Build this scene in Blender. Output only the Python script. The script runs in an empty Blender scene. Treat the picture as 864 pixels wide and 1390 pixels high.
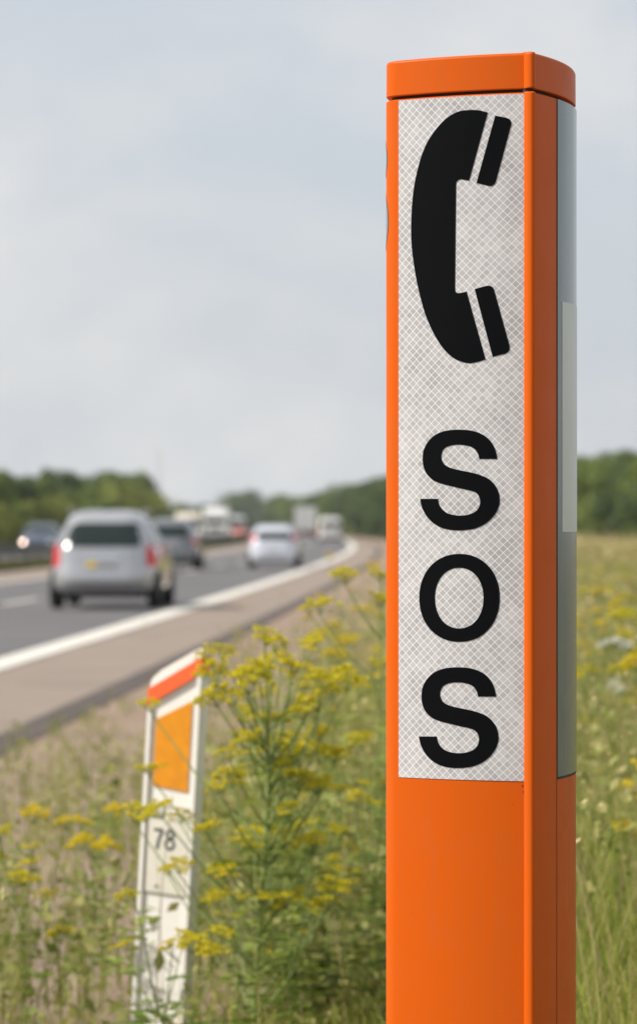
import bpy, bmesh, math, random
import numpy as np
from mathutils import Vector, Matrix
sc = bpy.context.scene
C = sc.collection
PI = math.pi
R = math.radians
F = 4955.0            # focal length in photo pixels
CAMZ = 1.33
HOR = 715.5
random.seed(7)
RNG = np.random.default_rng(11)

def P(px, py, Y):
    return Vector(((px - 432.0) / F * Y, Y, CAMZ - (py - HOR) / F * Y))

# ------------------------------------------------------------------ materials
MATS = {}
def nt(name):
    m = bpy.data.materials.new(name); m.use_nodes = True
    t = m.node_tree
    return m, t.nodes, t.links, t.nodes['Principled BSDF']
def mat(name, col, rough=.5, metal=0., spec=.5, coat=0., var=0., scale=8., trans=0., emit=None, estr=0., bump=0., bscale=200., coords='Object'):
    if name in MATS: return MATS[name]
    m, N, L, b = nt(name)
    b.inputs['Roughness'].default_value = rough
    b.inputs['Metallic'].default_value = metal
    b.inputs['Specular IOR Level'].default_value = spec
    b.inputs['Coat Weight'].default_value = coat
    b.inputs['Coat Roughness'].default_value = .05
    c4 = (*col, 1)
    b.inputs['Base Color'].default_value = c4
    tc = N.new('ShaderNodeTexCoord')
    if var > 0:
        n = N.new('ShaderNodeTexNoise'); n.inputs['Scale'].default_value = scale; n.inputs['Detail'].default_value = 6; n.inputs['Roughness'].default_value = .65
        L.new(tc.outputs[coords], n.inputs['Vector'])
        r = N.new('ShaderNodeMapRange'); r.inputs['From Min'].default_value = .3; r.inputs['From Max'].default_value = .7
        r.inputs['To Min'].default_value = 1 - var; r.inputs['To Max'].default_value = 1 + var
        L.new(n.outputs['Fac'], r.inputs['Value'])
        mx = N.new('ShaderNodeMix'); mx.data_type = 'RGBA'; mx.blend_type = 'MULTIPLY'; mx.inputs['Factor'].default_value = 1
        mx.inputs[6].default_value = c4
        L.new(r.outputs[0], mx.inputs[7]); L.new(mx.outputs[2], b.inputs['Base Color'])
    if bump > 0:
        n2 = N.new('ShaderNodeTexNoise'); n2.inputs['Scale'].default_value = bscale; n2.inputs['Detail'].default_value = 4
        L.new(tc.outputs[coords], n2.inputs['Vector'])
        bp = N.new('ShaderNodeBump'); bp.inputs['Strength'].default_value = bump; bp.inputs['Distance'].default_value = .01
        L.new(n2.outputs['Fac'], bp.inputs['Height']); L.new(bp.outputs[0], b.inputs['Normal'])
    if emit:
        b.inputs['Emission Color'].default_value = (*emit, 1); b.inputs['Emission Strength'].default_value = estr
    MATS[name] = m
    return m

def foliage(name, cols, trans=.35, rough=.6, patch=None, pscale=1.2):
    """leaf/blade material: colour varies from leaf to leaf and in broad patches"""
    m, N, L, b = nt(name)
    g = N.new('ShaderNodeNewGeometry')
    ramp = N.new('ShaderNodeValToRGB')
    el = ramp.color_ramp.elements
    el[0].position = 0; el[0].color = (*cols[0], 1)
    el[1].position = 1; el[1].color = (*cols[-1], 1)
    for i, c in enumerate(cols[1:-1]):
        e = el.new((i + 1) / (len(cols) - 1)); e.color = (*c, 1)
    tc = N.new('ShaderNodeTexCoord')
    n = N.new('ShaderNodeTexNoise'); n.inputs['Scale'].default_value = pscale; n.inputs['Detail'].default_value = 3
    L.new(tc.outputs['Object'], n.inputs['Vector'])
    a = N.new('ShaderNodeMath'); a.operation = 'MULTIPLY_ADD'; a.inputs[1].default_value = 1.6; a.inputs[2].default_value = -.8
    L.new(n.outputs['Fac'], a.inputs[0])
    b2 = N.new('ShaderNodeMath'); b2.operation = 'ADD'; b2.use_clamp = True
    L.new(g.outputs['Random Per Island'], b2.inputs[0]); L.new(a.outputs[0], b2.inputs[1])
    L.new(b2.outputs[0], ramp.inputs['Fac'])
    L.new(ramp.outputs['Color'], b.inputs['Base Color'])
    b.inputs['Roughness'].default_value = rough
    b.inputs['Specular IOR Level'].default_value = .3
    tr = N.new('ShaderNodeBsdfTranslucent'); L.new(ramp.outputs['Color'], tr.inputs['Color'])
    mx = N.new('ShaderNodeMixShader'); mx.inputs[0].default_value = trans
    L.new(b.outputs[0], mx.inputs[1]); L.new(tr.outputs[0], mx.inputs[2])
    L.new(mx.outputs[0], N['Material Output'].inputs['Surface'])
    return m

def ground_mat(name, c1, c2, c3, s1=.35, s2=60., bump=.4, rough=.9):
    m, N, L, b = nt(name)
    tc = N.new('ShaderNodeTexCoord')
    n1 = N.new('ShaderNodeTexNoise'); n1.inputs['Scale'].default_value = s1; n1.inputs['Detail'].default_value = 8
    n2 = N.new('ShaderNodeTexNoise'); n2.inputs['Scale'].default_value = s2; n2.inputs['Detail'].default_value = 5
    for n in (n1, n2): L.new(tc.outputs['Object'], n.inputs['Vector'])
    r1 = N.new('ShaderNodeMapRange'); r1.inputs[1].default_value = .35; r1.inputs[2].default_value = .65
    r2 = N.new('ShaderNodeMapRange'); r2.inputs[1].default_value = .35; r2.inputs[2].default_value = .65
    L.new(n1.outputs['Fac'], r1.inputs[0]); L.new(n2.outputs['Fac'], r2.inputs[0])
    m1 = N.new('ShaderNodeMix'); m1.data_type = 'RGBA'; m1.inputs[6].default_value = (*c1, 1); m1.inputs[7].default_value = (*c2, 1)
    L.new(r1.outputs[0], m1.inputs['Factor'])
    m2 = N.new('ShaderNodeMix'); m2.data_type = 'RGBA'; m2.inputs[7].default_value = (*c3, 1)
    h = N.new('ShaderNodeMath'); h.operation = 'MULTIPLY'; h.inputs[1].default_value = .5
    L.new(r2.outputs[0], h.inputs[0]); L.new(h.outputs[0], m2.inputs['Factor']); L.new(m1.outputs[2], m2.inputs[6])
    L.new(m2.outputs[2], b.inputs['Base Color'])
    b.inputs['Roughness'].default_value = rough; b.inputs['Specular IOR Level'].default_value = .25
    bp = N.new('ShaderNodeBump'); bp.inputs['Strength'].default_value = bump; bp.inputs['Distance'].default_value = .02
    L.new(n2.outputs['Fac'], bp.inputs['Height']); L.new(bp.outputs[0], b.inputs['Normal'])
    return m

# ------------------------------------------------------------------ object helpers
def link(name, me, m=None, parent=None):
    o = bpy.data.objects.new(name, me); C.objects.link(o)
    if m: me.materials.append(m)
    if parent: o.parent = parent
    return o
def mesh(name, verts, faces, m=None, parent=None, smooth=False, loc=None):
    me = bpy.data.meshes.new(name); me.from_pydata([tuple(v) for v in verts], [], faces); me.update()
    if smooth: me.polygons.foreach_set('use_smooth', [True] * len(me.polygons))
    o = link(name, me, m, parent)
    if loc is not None: o.location = loc
    return o
def npmesh(name, V, Q, m, parent=None, k=4, smooth=False):
    """V (n,3), Q (f,k) arrays, made quickly"""
    me = bpy.data.meshes.new(name)
    V = np.asarray(V, np.float32); Q = np.asarray(Q, np.int32)
    me.vertices.add(len(V)); me.vertices.foreach_set('co', V.ravel())
    me.loops.add(Q.size); me.loops.foreach_set('vertex_index', Q.ravel())
    me.polygons.add(len(Q)); me.polygons.foreach_set('loop_start', np.arange(0, Q.size, k, dtype=np.int32))
    me.polygons.foreach_set('loop_total', np.full(len(Q), k, np.int32))
    me.update(calc_edges=True)
    if smooth: me.polygons.foreach_set('use_smooth', np.ones(len(Q), bool))
    return link(name, me, m, parent)
def thing(name, label, cat, loc=(0, 0, 0), rz=0, group=None):
    o = bpy.data.objects.new(name, None); C.objects.link(o); o.location = loc; o.rotation_euler = (0, 0, rz)
    o.empty_display_size = .2
    o['label'] = label; o['category'] = cat
    if group: o['group'] = group
    return o
def struct(o): o['kind'] = 'structure'; return o
def bm_obj(name, bm, m, parent=None, smooth=False):
    bmesh.ops.recalc_face_normals(bm, faces=bm.faces)
    me = bpy.data.meshes.new(name); bm.to_mesh(me); bm.free()
    if smooth: me.polygons.foreach_set('use_smooth', [True] * len(me.polygons))
    return link(name, me, m, parent)
def add_box(bm, c, s, bev=0.):
    r = bmesh.ops.create_cube(bm, size=1)
    vs = r['verts']
    bmesh.ops.scale(bm, vec=s, verts=vs); bmesh.ops.translate(bm, vec=c, verts=vs)
    if bev > 0:
        es = list({e for v in vs for e in v.link_edges})
        bmesh.ops.bevel(bm, geom=es, offset=bev, segments=2, affect='EDGES', profile=.5)
def box(name, c, s, m, parent, bev=0.):
    bm = bmesh.new(); add_box(bm, c, s, bev); return bm_obj(name, bm, m, parent)
def lathe_x(name, prof, m, parent, loc=(0, 0, 0), n=28):
    """prof: list of (x, r) revolved about the x axis"""
    V, Fc = [], []
    for (x, r) in prof:
        for i in range(n):
            a = 2 * PI * i / n; V.append((x, r * math.cos(a), r * math.sin(a)))
    for j in range(len(prof) - 1):
        for i in range(n):
            Fc.append((j * n + i, j * n + (i + 1) % n, (j + 1) * n + (i + 1) % n, (j + 1) * n + i))
    o = mesh(name, V, Fc, m, parent, True); o.location = loc
    return o
def prism(name, prof, x0, x1, m, parent):
    """(y,z) outline extruded between x0 and x1"""
    n = len(prof)
    V = [(x0, y, z) for y, z in prof] + [(x1, y, z) for y, z in prof]
    Fc = [tuple(range(n)), tuple(range(2 * n - 1, n - 1, -1))] + [(i, (i + 1) % n, n + (i + 1) % n, n + i) for i in range(n)]
    return mesh(name, V, Fc, m, parent)

def tube_arrays(pts, rads, n=6):
    V, Q = [], []
    pts = [Vector(p) for p in pts]
    for i, p in enumerate(pts):
        d = (pts[min(i + 1, len(pts) - 1)] - pts[max(i - 1, 0)]).normalized()
        u = d.cross(Vector((.31, .95, .1))).normalized(); w = d.cross(u)
        for k in range(n):
            a = 2 * PI * k / n
            V.append(p + (u * math.cos(a) + w * math.sin(a)) * rads[i])
    for i in range(len(pts) - 1):
        for k in range(n):
            Q.append((i * n + k, i * n + (k + 1) % n, (i + 1) * n + (k + 1) % n, (i + 1) * n + k))
    return V, Q

# ------------------------------------------------------------------ world, sun, camera
SUN_EL = 42.0
SUN_AZ = math.degrees(math.atan2(-.985, -.13))
w = bpy.data.worlds.new("World"); sc.world = w; w.use_nodes = True
N, L = w.node_tree.nodes, w.node_tree.links
bg = N['Background']
sky = N.new('ShaderNodeTexSky'); sky.sky_type = 'NISHITA'; sky.sun_disc = False
sky.sun_elevation = R(SUN_EL); sky.sun_rotation = R(SUN_AZ % 360)
sky.air_density = 1.0; sky.dust_density = 2.5; sky.ozone_density = 1.0
tc = N.new('ShaderNodeTexCoord')
mp = N.new('ShaderNodeMapping'); mp.inputs['Scale'].default_value = (1, 1, 1.7); mp.inputs['Location'].default_value = (11.985, 12.5, .50)
L.new(tc.outputs['Generated'], mp.inputs['Vector'])
n1 = N.new('ShaderNodeTexNoise'); n1.inputs['Scale'].default_value = 7.0; n1.inputs['Detail'].default_value = 5; n1.inputs['Roughness'].default_value = .5
n1.inputs['Distortion'].default_value = .25
L.new(mp.outputs[0], n1.inputs['Vector'])
mr = N.new('ShaderNodeMapRange'); mr.interpolation_type = 'SMOOTHSTEP'
mr.inputs[1].default_value = .40; mr.inputs[2].default_value = .68; mr.inputs[3].default_value = .0; mr.inputs[4].default_value = .7
L.new(n1.outputs['Fac'], mr.inputs[0])
veil = N.new('ShaderNodeMix'); veil.data_type = 'RGBA'; veil.inputs['Factor'].default_value = .8
veil.inputs[7].default_value = (5.5, 5.9, 6.45, 1)     # thin high haze, same units as the sky
L.new(sky.outputs[0], veil.inputs[6])
mx = N.new('ShaderNodeMix'); mx.data_type = 'RGBA'
mx.inputs[7].default_value = (7.1, 6.95, 6.8, 1)       # soft warm grey cloud
L.new(mr.outputs[0], mx.inputs['Factor']); L.new(veil.outputs[2], mx.inputs[6])
L.new(mx.outputs[2], bg.inputs['Color'])
bg.inputs['Strength'].default_value = .10

sl = bpy.data.lights.new('sun', 'SUN'); sl.energy = 4.6; sl.angle = R(.6); sl.color = (1, .94, .86)
so = bpy.data.objects.new('sun', sl); C.objects.link(so)
sd = Vector((math.sin(R(SUN_AZ)) * math.cos(R(SUN_EL)), math.cos(R(SUN_AZ)) * math.cos(R(SUN_EL)), math.sin(R(SUN_EL))))
so.rotation_euler = sd.to_track_quat('Z', 'Y').to_euler()

cam = bpy.data.cameras.new('camera'); co = bpy.data.objects.new('camera', cam); C.objects.link(co); sc.camera = co
co.location = (0, 0, CAMZ); co.rotation_euler = (PI / 2, 0, 0)
cam.sensor_fit = 'VERTICAL'; cam.lens = 85; cam.sensor_height = 85 * 1390 / F; cam.sensor_width = 85 * 864 / F
cam.shift_y = (HOR - 695) / 1390
cam.clip_start = .1; cam.clip_end = 12000
cam.dof.use_dof = True; cam.dof.focus_distance = 5.22; cam.dof.aperture_fstop = 4.7; cam.dof.aperture_blades = 0
sc.view_settings.view_transform = 'Standard'; sc.view_settings.look = 'None'
sc.view_settings.gamma = 1; sc.view_settings.exposure = 0.25; sc.view_settings.use_curve_mapping = False
sc.render.engine = 'CYCLES'
sc.cycles.use_denoising = True
sc.cycles.max_bounces = 8
sc.cycles.diffuse_bounces = 3
sc.cycles.glossy_bounces = 3
sc.cycles.volume_bounces = 1
sc.cycles.sample_clamp_indirect = 8
sc.cycles.sample_clamp_direct = 0

# ------------------------------------------------------------------ the road and the ground
_ry = [-60, -30, 0, 20, 35, 51, 65, 95, 125, 166, 207, 289, 390, 500, 664, 800, 1000, 1600, 3000]
_rx = [-7, -5.7, -4.45, -3.65, -3.03, -2.39, -1.84, -.87, 0.0, 1.1, 1.95, 2.75, 2.75, 1.9, -1.2, -6, -17, -75, -330]
_yy = np.arange(-60, 3000, 2.0)
_xx = np.interp(_yy, _ry, _rx)
_pad = 18
for _ in range(2):
    _k = np.ones(2 * _pad + 1) / (2 * _pad + 1)
    _e = np.concatenate([_xx[0] + (_xx[1] - _xx[0]) * np.arange(-_pad, 0), _xx, _xx[-1] + (_xx[-1] - _xx[-2]) * np.arange(1, _pad + 1)])
    _xx = np.convolve(_e, _k, 'valid')
def road_x(Y): return float(np.interp(Y, _yy, _xx))
def heading(Y): return math.atan2(road_x(Y + 3) - road_x(Y - 3), 6.0)
def road_pt(Y, off):
    """a point off metres to the left of the outer edge line"""
    return road_x(Y) - off
def ribbon(name, offs, z, m, y0=-40, y1=2600, kind='structure', step=None):
    """strip between two offsets to the left of the edge line"""
    ys = []
    y = y0
    while y < y1:
        ys.append(y); y += (3 if y < 400 else 12)
    ys.append(y1)
    V, Q = [], []
    for y in ys:
        for o_ in offs: V.append((road_pt(y, o_), y, z))
    n = len(offs)
    for i in range(len(ys) - 1):
        for j in range(n - 1):
            Q.append((i * n + j + 1, i * n + j, (i + 1) * n + j, (i + 1) * n + j + 1))
    o = mesh(name, V, Q, m)
    if kind: o['kind'] = kind
    return o

g_m = ground_mat('verge soil', (.13, .105, .05), (.19, .16, .075), (.08, .085, .03), .25, 30, .5)
V, Q = [], []
gx = [-4000, -1500, -500, -150, -50, -15, 0, 15, 50, 150, 500, 1500, 4000]
gy = [-300, -50, 0, 20, 60, 150, 400, 900, 2000, 4500, 9000]
for y in gy:
    for x in gx: V.append((x, y, 0))
for j in range(len(gy) - 1):
    for i in range(len(gx) - 1):
        a = j * len(gx) + i; Q.append((a, a + 1, a + 1 + len(gx), a + len(gx)))
struct(mesh('ground', V, Q, g_m))

asphalt = ground_mat('asphalt', (.095, .09, .094), (.135, .128, .13), (.18, .17, .17), .3, 90, .25, .8)
asphalt_old = ground_mat('brown shoulder asphalt', (.265, .212, .172), (.21, .165, .132), (.34, .285, .24), .6, 70, .4, .9)
gravel = ground_mat('crushed gravel', (.28, .20, .145), (.21, .15, .108), (.40, .31, .235), .8, 45, .9, .95)
tar = ground_mat('dark joint', (.07, .058, .055), (.10, .08, .07), (.13, .11, .10), .9, 50, .4, .9)
paint = ground_mat('road paint', (.66, .63, .56), (.58, .55, .49), (.74, .71, .64), 2.0, 60, .1, .7)
verge_short = ground_mat('short median grass', (.075, .085, .02), (.12, .105, .03), (.05, .07, .015), .5, 20, .6)

ribbon('gravel_verge', (0.0, -4.1), .004, gravel)
ribbon('hard_shoulder', (.2, -1.62), .008, asphalt_old)
ribbon('shoulder_joint', (-1.5, -1.78), .012, tar)
ribbon('motorway', (6.3, -.1), .012, asphalt)
ribbon('inner_shoulder', (8.5, 6.25), .016, asphalt_old)
ribbon('edge_line', (.19, -.19), .018, paint)
ribbon('inner_edge_line', (6.3, 6.12), .020, paint)
ribbon('median_strip', (12.2, 8.5), .010, verge_short)
ribbon('opposite_shoulder', (14.0, 12.2), .008, asphalt_old)
ribbon('opposite_motorway', (22.0, 12.9), .012, asphalt)
ribbon('opposite_edge_line', (21.9, 21.6), .018, paint)
# broken lane lines
V, Q = [], []
def dashes(name, off):
    V, Q = [], []
    y = 2.0
    while y < 900:
        for k in range(3):
            a = y + k * 5 / 3; b_ = y + (k + 1) * 5 / 3
            i = len(V)
            V += [(road_pt(a, off + .07), a, .018), (road_pt(a, off - .07), a, .018), (road_pt(b_, off - .07), b_, .018), (road_pt(b_, off + .07), b_, .018)]
            Q.append((i, i + 1, i + 2, i + 3))
        y += 15
    struct(mesh(name, V, Q, paint))
dashes('lane_markings', 3.3)
dashes('opposite_lane_markings', 17.4)

# low wooded rise far behind everything
hill_m = foliage('distant wood', [(.025, .045, .018), (.04, .07, .025), (.05, .08, .03)], 0, .9, pscale=.02)
def ridge(x0, x1, Y, h, seed, depth=300):
    r = random.Random(seed); V, Q = [], []
    n = 160; ph = [r.uniform(0, 6) for _ in range(6)]
    for i in range(n + 1):
        t = i / n; x = x0 + (x1 - x0) * t
        hh = h * (.72 + .16 * math.sin(t * 7 + ph[0]) + .10 * math.sin(t * 19 + ph[1]) + .07 * math.sin(t * 47 + ph[2]) + .05 * r.random())
        hh *= min(1, 8 * t, 8 * (1 - t)) ** .5 if 0 < t < 1 else 0
        for j, (dy, f) in enumerate(((0, 0), (8, .75), (30, 1), (depth, 0))):
            V.append((x, Y + dy, hh * f))
    for i in range(n):
        for j in range(3):
            a = i * 4 + j; Q.append((a, a + 4, a + 5, a + 1))
    return V, Q
V, Q = ridge(-900, 700, 2200, 17, 3)
struct(mesh('hills', V, Q, hill_m))

# ------------------------------------------------------------------ SOS post
orange, N, L, b = nt('orange powder coat')
tc = N.new('ShaderNodeTexCoord')
b.inputs['Specular IOR Level'].default_value = .12
mpo = N.new('ShaderNodeMapping'); mpo.inputs['Scale'].default_value = (60, 60, 5); L.new(tc.outputs['Object'], mpo.inputs['Vector'])
st = N.new('ShaderNodeTexNoise'); st.inputs['Scale'].default_value = 1; st.inputs['Detail'].default_value = 7; L.new(mpo.outputs[0], st.inputs['Vector'])   # rain streaks
bl = N.new('ShaderNodeTexNoise'); bl.inputs['Scale'].default_value = 9; bl.inputs['Detail'].default_value = 8; bl.inputs['Roughness'].default_value = .7; L.new(tc.outputs['Object'], bl.inputs['Vector'])
sp = N.new('ShaderNodeTexNoise'); sp.inputs['Scale'].default_value = 420; sp.inputs['Detail'].default_value = 2; L.new(tc.outputs['Object'], sp.inputs['Vector'])
def rng_node(src, a0, a1, b0, b1):
    r_ = N.new('ShaderNodeMapRange'); r_.inputs[1].default_value = a0; r_.inputs[2].default_value = a1; r_.inputs[3].default_value = b0; r_.inputs[4].default_value = b1
    L.new(src, r_.inputs[0]); return r_.outputs[0]
ad = N.new('ShaderNodeMath'); ad.operation = 'ADD'; ad.use_clamp = True
L.new(rng_node(st.outputs['Fac'], .5, .78, 0, .16), ad.inputs[0]); L.new(rng_node(bl.outputs['Fac'], .5, .8, 0, .16), ad.inputs[1])
ad2 = N.new('ShaderNodeMath'); ad2.operation = 'ADD'; ad2.use_clamp = True
L.new(ad.outputs[0], ad2.inputs[0]); L.new(rng_node(sp.outputs['Fac'], .74, .78, 0, .35), ad2.inputs[1])
mo = N.new('ShaderNodeMix'); mo.data_type = 'RGBA'; mo.inputs[6].default_value = (.60, .096, .002, 1); mo.inputs[7].default_value = (.36, .12, .04, 1)
L.new(ad2.outputs[0], mo.inputs[0]); L.new(mo.outputs[2], b.inputs['Base Color'])
L.new(rng_node(bl.outputs['Fac'], .3, .7, .36, .55), b.inputs['Roughness'])
black_gap = mat('black rubber gap', (.008, .008, .008), .7)
black_film = mat('black film', (.003, .0035, .0045), .5, spec=.05)
grey_panel = mat('grey glossy side panel', (.11, .145, .15), .2, spec=.4, coat=.15, var=.12, scale=5)
white_label = mat('pale sticker', (.55, .57, .53), .3, spec=.4, var=.04, scale=10)

C0 = np.array((.3048, 5.193)); dF = np.array((-.895, .446)); dS = np.array((.309, .951))
LF, LS = .2325, .252
C3 = C0 + dF * LF; C1 = C0 + dS * LS; C2 = C3 + dS * LS
CEN = (C0 + C1 + C2 + C3) / 4
def arc(a, b, turn, n):
    a = np.array(a); b = np.array(b); c = b - a; L_ = np.linalg.norm(c); t = c / L_
    nrm = np.array((-t[1], t[0]))
    if np.dot(nrm, (a + b) / 2 - CEN) < 0: nrm = -nrm
    r = L_ / 2 / math.sin(turn / 2)
    out = []
    for i in range(n + 1):
        th = -turn / 2 + turn * i / n
        out.append(a + c / 2 + t * (r * math.sin(th)) + nrm * (r * math.cos(th) - r * math.cos(turn / 2)))
    return out
def cut(poly, da, db):
    """drop arc length da from the start and db from the end"""
    s = [0]
    for i in range(1, len(poly)): s.append(s[-1] + np.linalg.norm(poly[i] - poly[i - 1]))
    s = np.array(s); T = s[-1]; q = np.array(poly)
    u = np.linspace(da, T - db, (len(poly) - 1) // 10 + 1)
    return [np.array((np.interp(x, s, q[:, 0]), np.interp(x, s, q[:, 1]))) for x in u]
def fillet(p0, t0, p1, t1, n=14):
    """hermite corner between two cut arcs"""
    d = np.linalg.norm(p1 - p0) * 1.15
    out = []
    for i in range(1, n):
        t = i / n
        h = (2*t**3-3*t**2+1, t**3-2*t**2+t, -2*t**3+3*t**2, t**3-t**2)
        out.append(h[0]*p0 + h[1]*d*t0 + h[2]*p1 + h[3]*d*t1)
    return out
TURN = R(27)
front = cut(arc(C0, C3, TURN, 600), .0125, .020)
left = cut(arc(C3, C2, TURN, 300), .020, .014)
back = cut(arc(C2, C1, TURN, 300), .014, .010)
right = cut(arc(C1, C0, TURN, 400), .010, .003)
def tang(a, b): v = b - a; return v / np.linalg.norm(v)
# raised rib on the near corner: rises off the front face, turns over and meets the side face
f0 = front[0]; tf = tang(front[1], front[0])
nf = np.array((-tf[1], tf[0])); nf = nf if nf[1] < 0 else -nf
rib = [f0 + tf * a_ * 1.35 + nf * b_ * 1.15 for a_, b_ in ((.0003, .0036), (.0016, .0052), (.0034, .0070), (.0056, .0084), (.0080, .0092), (.0100, .0092), (.0114, .0082), (.0122, .0064), (.0127, .0040))]
poly = []
poly += front
poly += fillet(front[-1], tang(front[-2], front[-1]), left[0], tang(left[0], left[1]))
poly += left + fillet(left[-1], tang(left[-2], left[-1]), back[0], tang(back[0], back[1]))
poly += back + fillet(back[-1], tang(back[-2], back[-1]), right[0], tang(right[0], right[1]))
poly += right
poly += rib[::-1]
poly = [np.array(p) for p in poly]
pxs = [432 + p[0] / p[1] * F for p in poly]
print('POST px', min(pxs), max(pxs), 'rib', 432 + f0[0] / f0[1] * F, [round(432 + p[0] / p[1] * F, 1) for p in rib])
ORG = Vector((CEN[0], CEN[1], 0))
def inset(pl, d):
    """scale the outline towards the centre by about d metres"""
    out = []
    for p in pl:
        v = p - CEN; l = np.linalg.norm(v); out.append(CEN + v * (1 - d / l))
    return out
def extrude_outline(name, levels, m, parent, cap_top=True, cap_bottom=False, hard=R(35)):
    """levels: (outline, z) stacked bottom to top"""
    n = len(levels[0][0]); V, Q = [], []
    for pl, z in levels:
        for p in pl: V.append((p[0] - ORG.x, p[1] - ORG.y, z))
    for j in range(len(levels) - 1):
        for i in range(n):
            Q.append((j * n + (i + 1) % n, j * n + i, (j + 1) * n + i, (j + 1) * n + (i + 1) % n))
    if cap_top: Q.append(tuple((len(levels) - 1) * n + i for i in range(n))[::-1])
    if cap_bottom: Q.append(tuple(range(n)))
    o = mesh(name, V, Q, m, parent, True)
    bm = bmesh.new(); bm.from_mesh(o.data)
    bmesh.ops.recalc_face_normals(bm, faces=bm.faces)
    for e in bm.edges:
        if len(e.link_faces) == 2 and e.calc_face_angle() > hard: e.smooth = False
    bm.to_mesh(o.data); bm.free()
    return o
post = thing('emergency_post', 'tall orange SOS post with black telephone handset on a white reflective panel', 'emergency phone post', ORG)
Z_BODY, Z_CAP0, Z_CAP1 = CAMZ + .6190, CAMZ + .6242, CAMZ + (HOR - 71.5) / F * 5.2
extrude_outline('post_body', [(poly, -.02), (poly, Z_BODY - .0028), (poly, Z_BODY - .0018), (inset(poly, .0015), Z_BODY - .0008), (inset(poly, .003), Z_BODY)], orange, post)
extrude_outline('gap_seal', [(inset(poly, .009), Z_BODY - .004), (inset(poly, .009), Z_CAP0 + .004)], black_gap, post, False)
extrude_outline('cap', [(inset(poly, .0012), Z_CAP0), (inset(poly, .0004), Z_CAP0 + .0008), (inset(poly, .0004), Z_CAP0 + .0018), (inset(poly, .0006), Z_CAP1 - .0048), (inset(poly, .0006), Z_CAP1 - .0038), (inset(poly, .0022), Z_CAP1 - .001), (inset(poly, .006), Z_CAP1)], orange, post, True, True, R(50))

# --- surface coordinates on the front face
fs = [0.0]
for i in range(1, len(front)): fs.append(fs[-1] + float(np.linalg.norm(front[i] - front[i - 1])))
fs = np.array(fs); fq = np.array(front); fpx = 432 + fq[:, 0] / fq[:, 1] * F
def on_front(s, z, off):
    x = np.interp(s, fs, fq[:, 0]); y = np.interp(s, fs, fq[:, 1])
    e = .002
    d = np.array((np.interp(s + e, fs, fq[:, 0]) - np.interp(s - e, fs, fq[:, 0]), np.interp(s + e, fs, fq[:, 1]) - np.interp(s - e, fs, fq[:, 1])))
    d /= np.linalg.norm(d); nr = np.array((-d[1], d[0]))
    if np.dot(nr, np.array((x, y)) - CEN) < 0: nr = -nr
    return (x + nr[0] * off - ORG.x, y + nr[1] * off - ORG.y, z)
def s_of(px): return float(np.interp(-px, -fpx, fs))
def sz(px, py):
    s = s_of(px); y = np.interp(s, fs, fq[:, 1])
    return s, CAMZ - (py - HOR) / F * y
def spline(pts, closed=True, n=10):
    out = []; k = len(pts)
    for i in range(k if closed else k - 1):
        p0, p1, p2, p3 = (pts[(i + d) % k] if closed else pts[min(max(i + d, 0), k - 1)] for d in (-1, 0, 1, 2))
        for j in range(n):
            t = j / n
            out.append(tuple(.5 * (2*b + (c - a)*t + (2*a - 5*b + 4*c - d)*t*t + (-a + 3*b - 3*c + d)*t**3) for a, b, c, d in zip(p0, p1, p2, p3)))
    if not closed: out.append(pts[-1])
    return out
def decal(name, outline, m, parent, off, thick=.0004, hole=None, fn=on_front, ds=.006):
    """closed (s,z) outline laid on a curved face as a thin film with real edge thickness"""
    from mathutils.geometry import tessellate_polygon
    loops = [[Vector((s, z, 0)) for s, z in outline]]
    if hole: loops.append([Vector((s, z, 0)) for s, z in hole])
    tri = tessellate_polygon(loops)
    allp = [v for l in loops for v in l]
    bm = bmesh.new(); vs = [bm.verts.new(v) for v in allp]
    for t in tri:
        try: bm.faces.new([vs[i] for i in t])
        except ValueError: pass
    s0 = min(v.x for v in allp); s1 = max(v.x for v in allp)
    k = math.ceil(s0 / ds) * ds
    while k < s1:
        bmesh.ops.bisect_plane(bm, geom=bm.verts[:] + bm.edges[:] + bm.faces[:], plane_co=(k, 0, 0), plane_no=(1, 0, 0), dist=1e-6)
        k += ds
    uv = bm.loops.layers.uv.new('UVMap')
    for f in bm.faces:
        for l in f.loops: l[uv].uv = (l.vert.co.x, l.vert.co.y)
    top = bm.faces[:]
    flat = {v: (v.co.x, v.co.y) for v in bm.verts}
    bnd = [e for e in bm.edges if len(e.link_faces) == 1]
    low = {}
    for e in bnd:
        for v in e.verts:
            if v not in low:
                nv = bm.verts.new(v.co); low[v] = nv; flat[nv] = (v.co.x, v.co.y)
    for e in bnd:
        a, b_ = e.verts; bm.faces.new((a, b_, low[b_], low[a]))
    lows = set(low.values())
    for v in bm.verts:
        s, z = flat[v]; v.co = Vector(fn(s, z, off - thick - .0006 if v in lows else off))
    return bm_obj(name, bm, m, parent)

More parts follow.
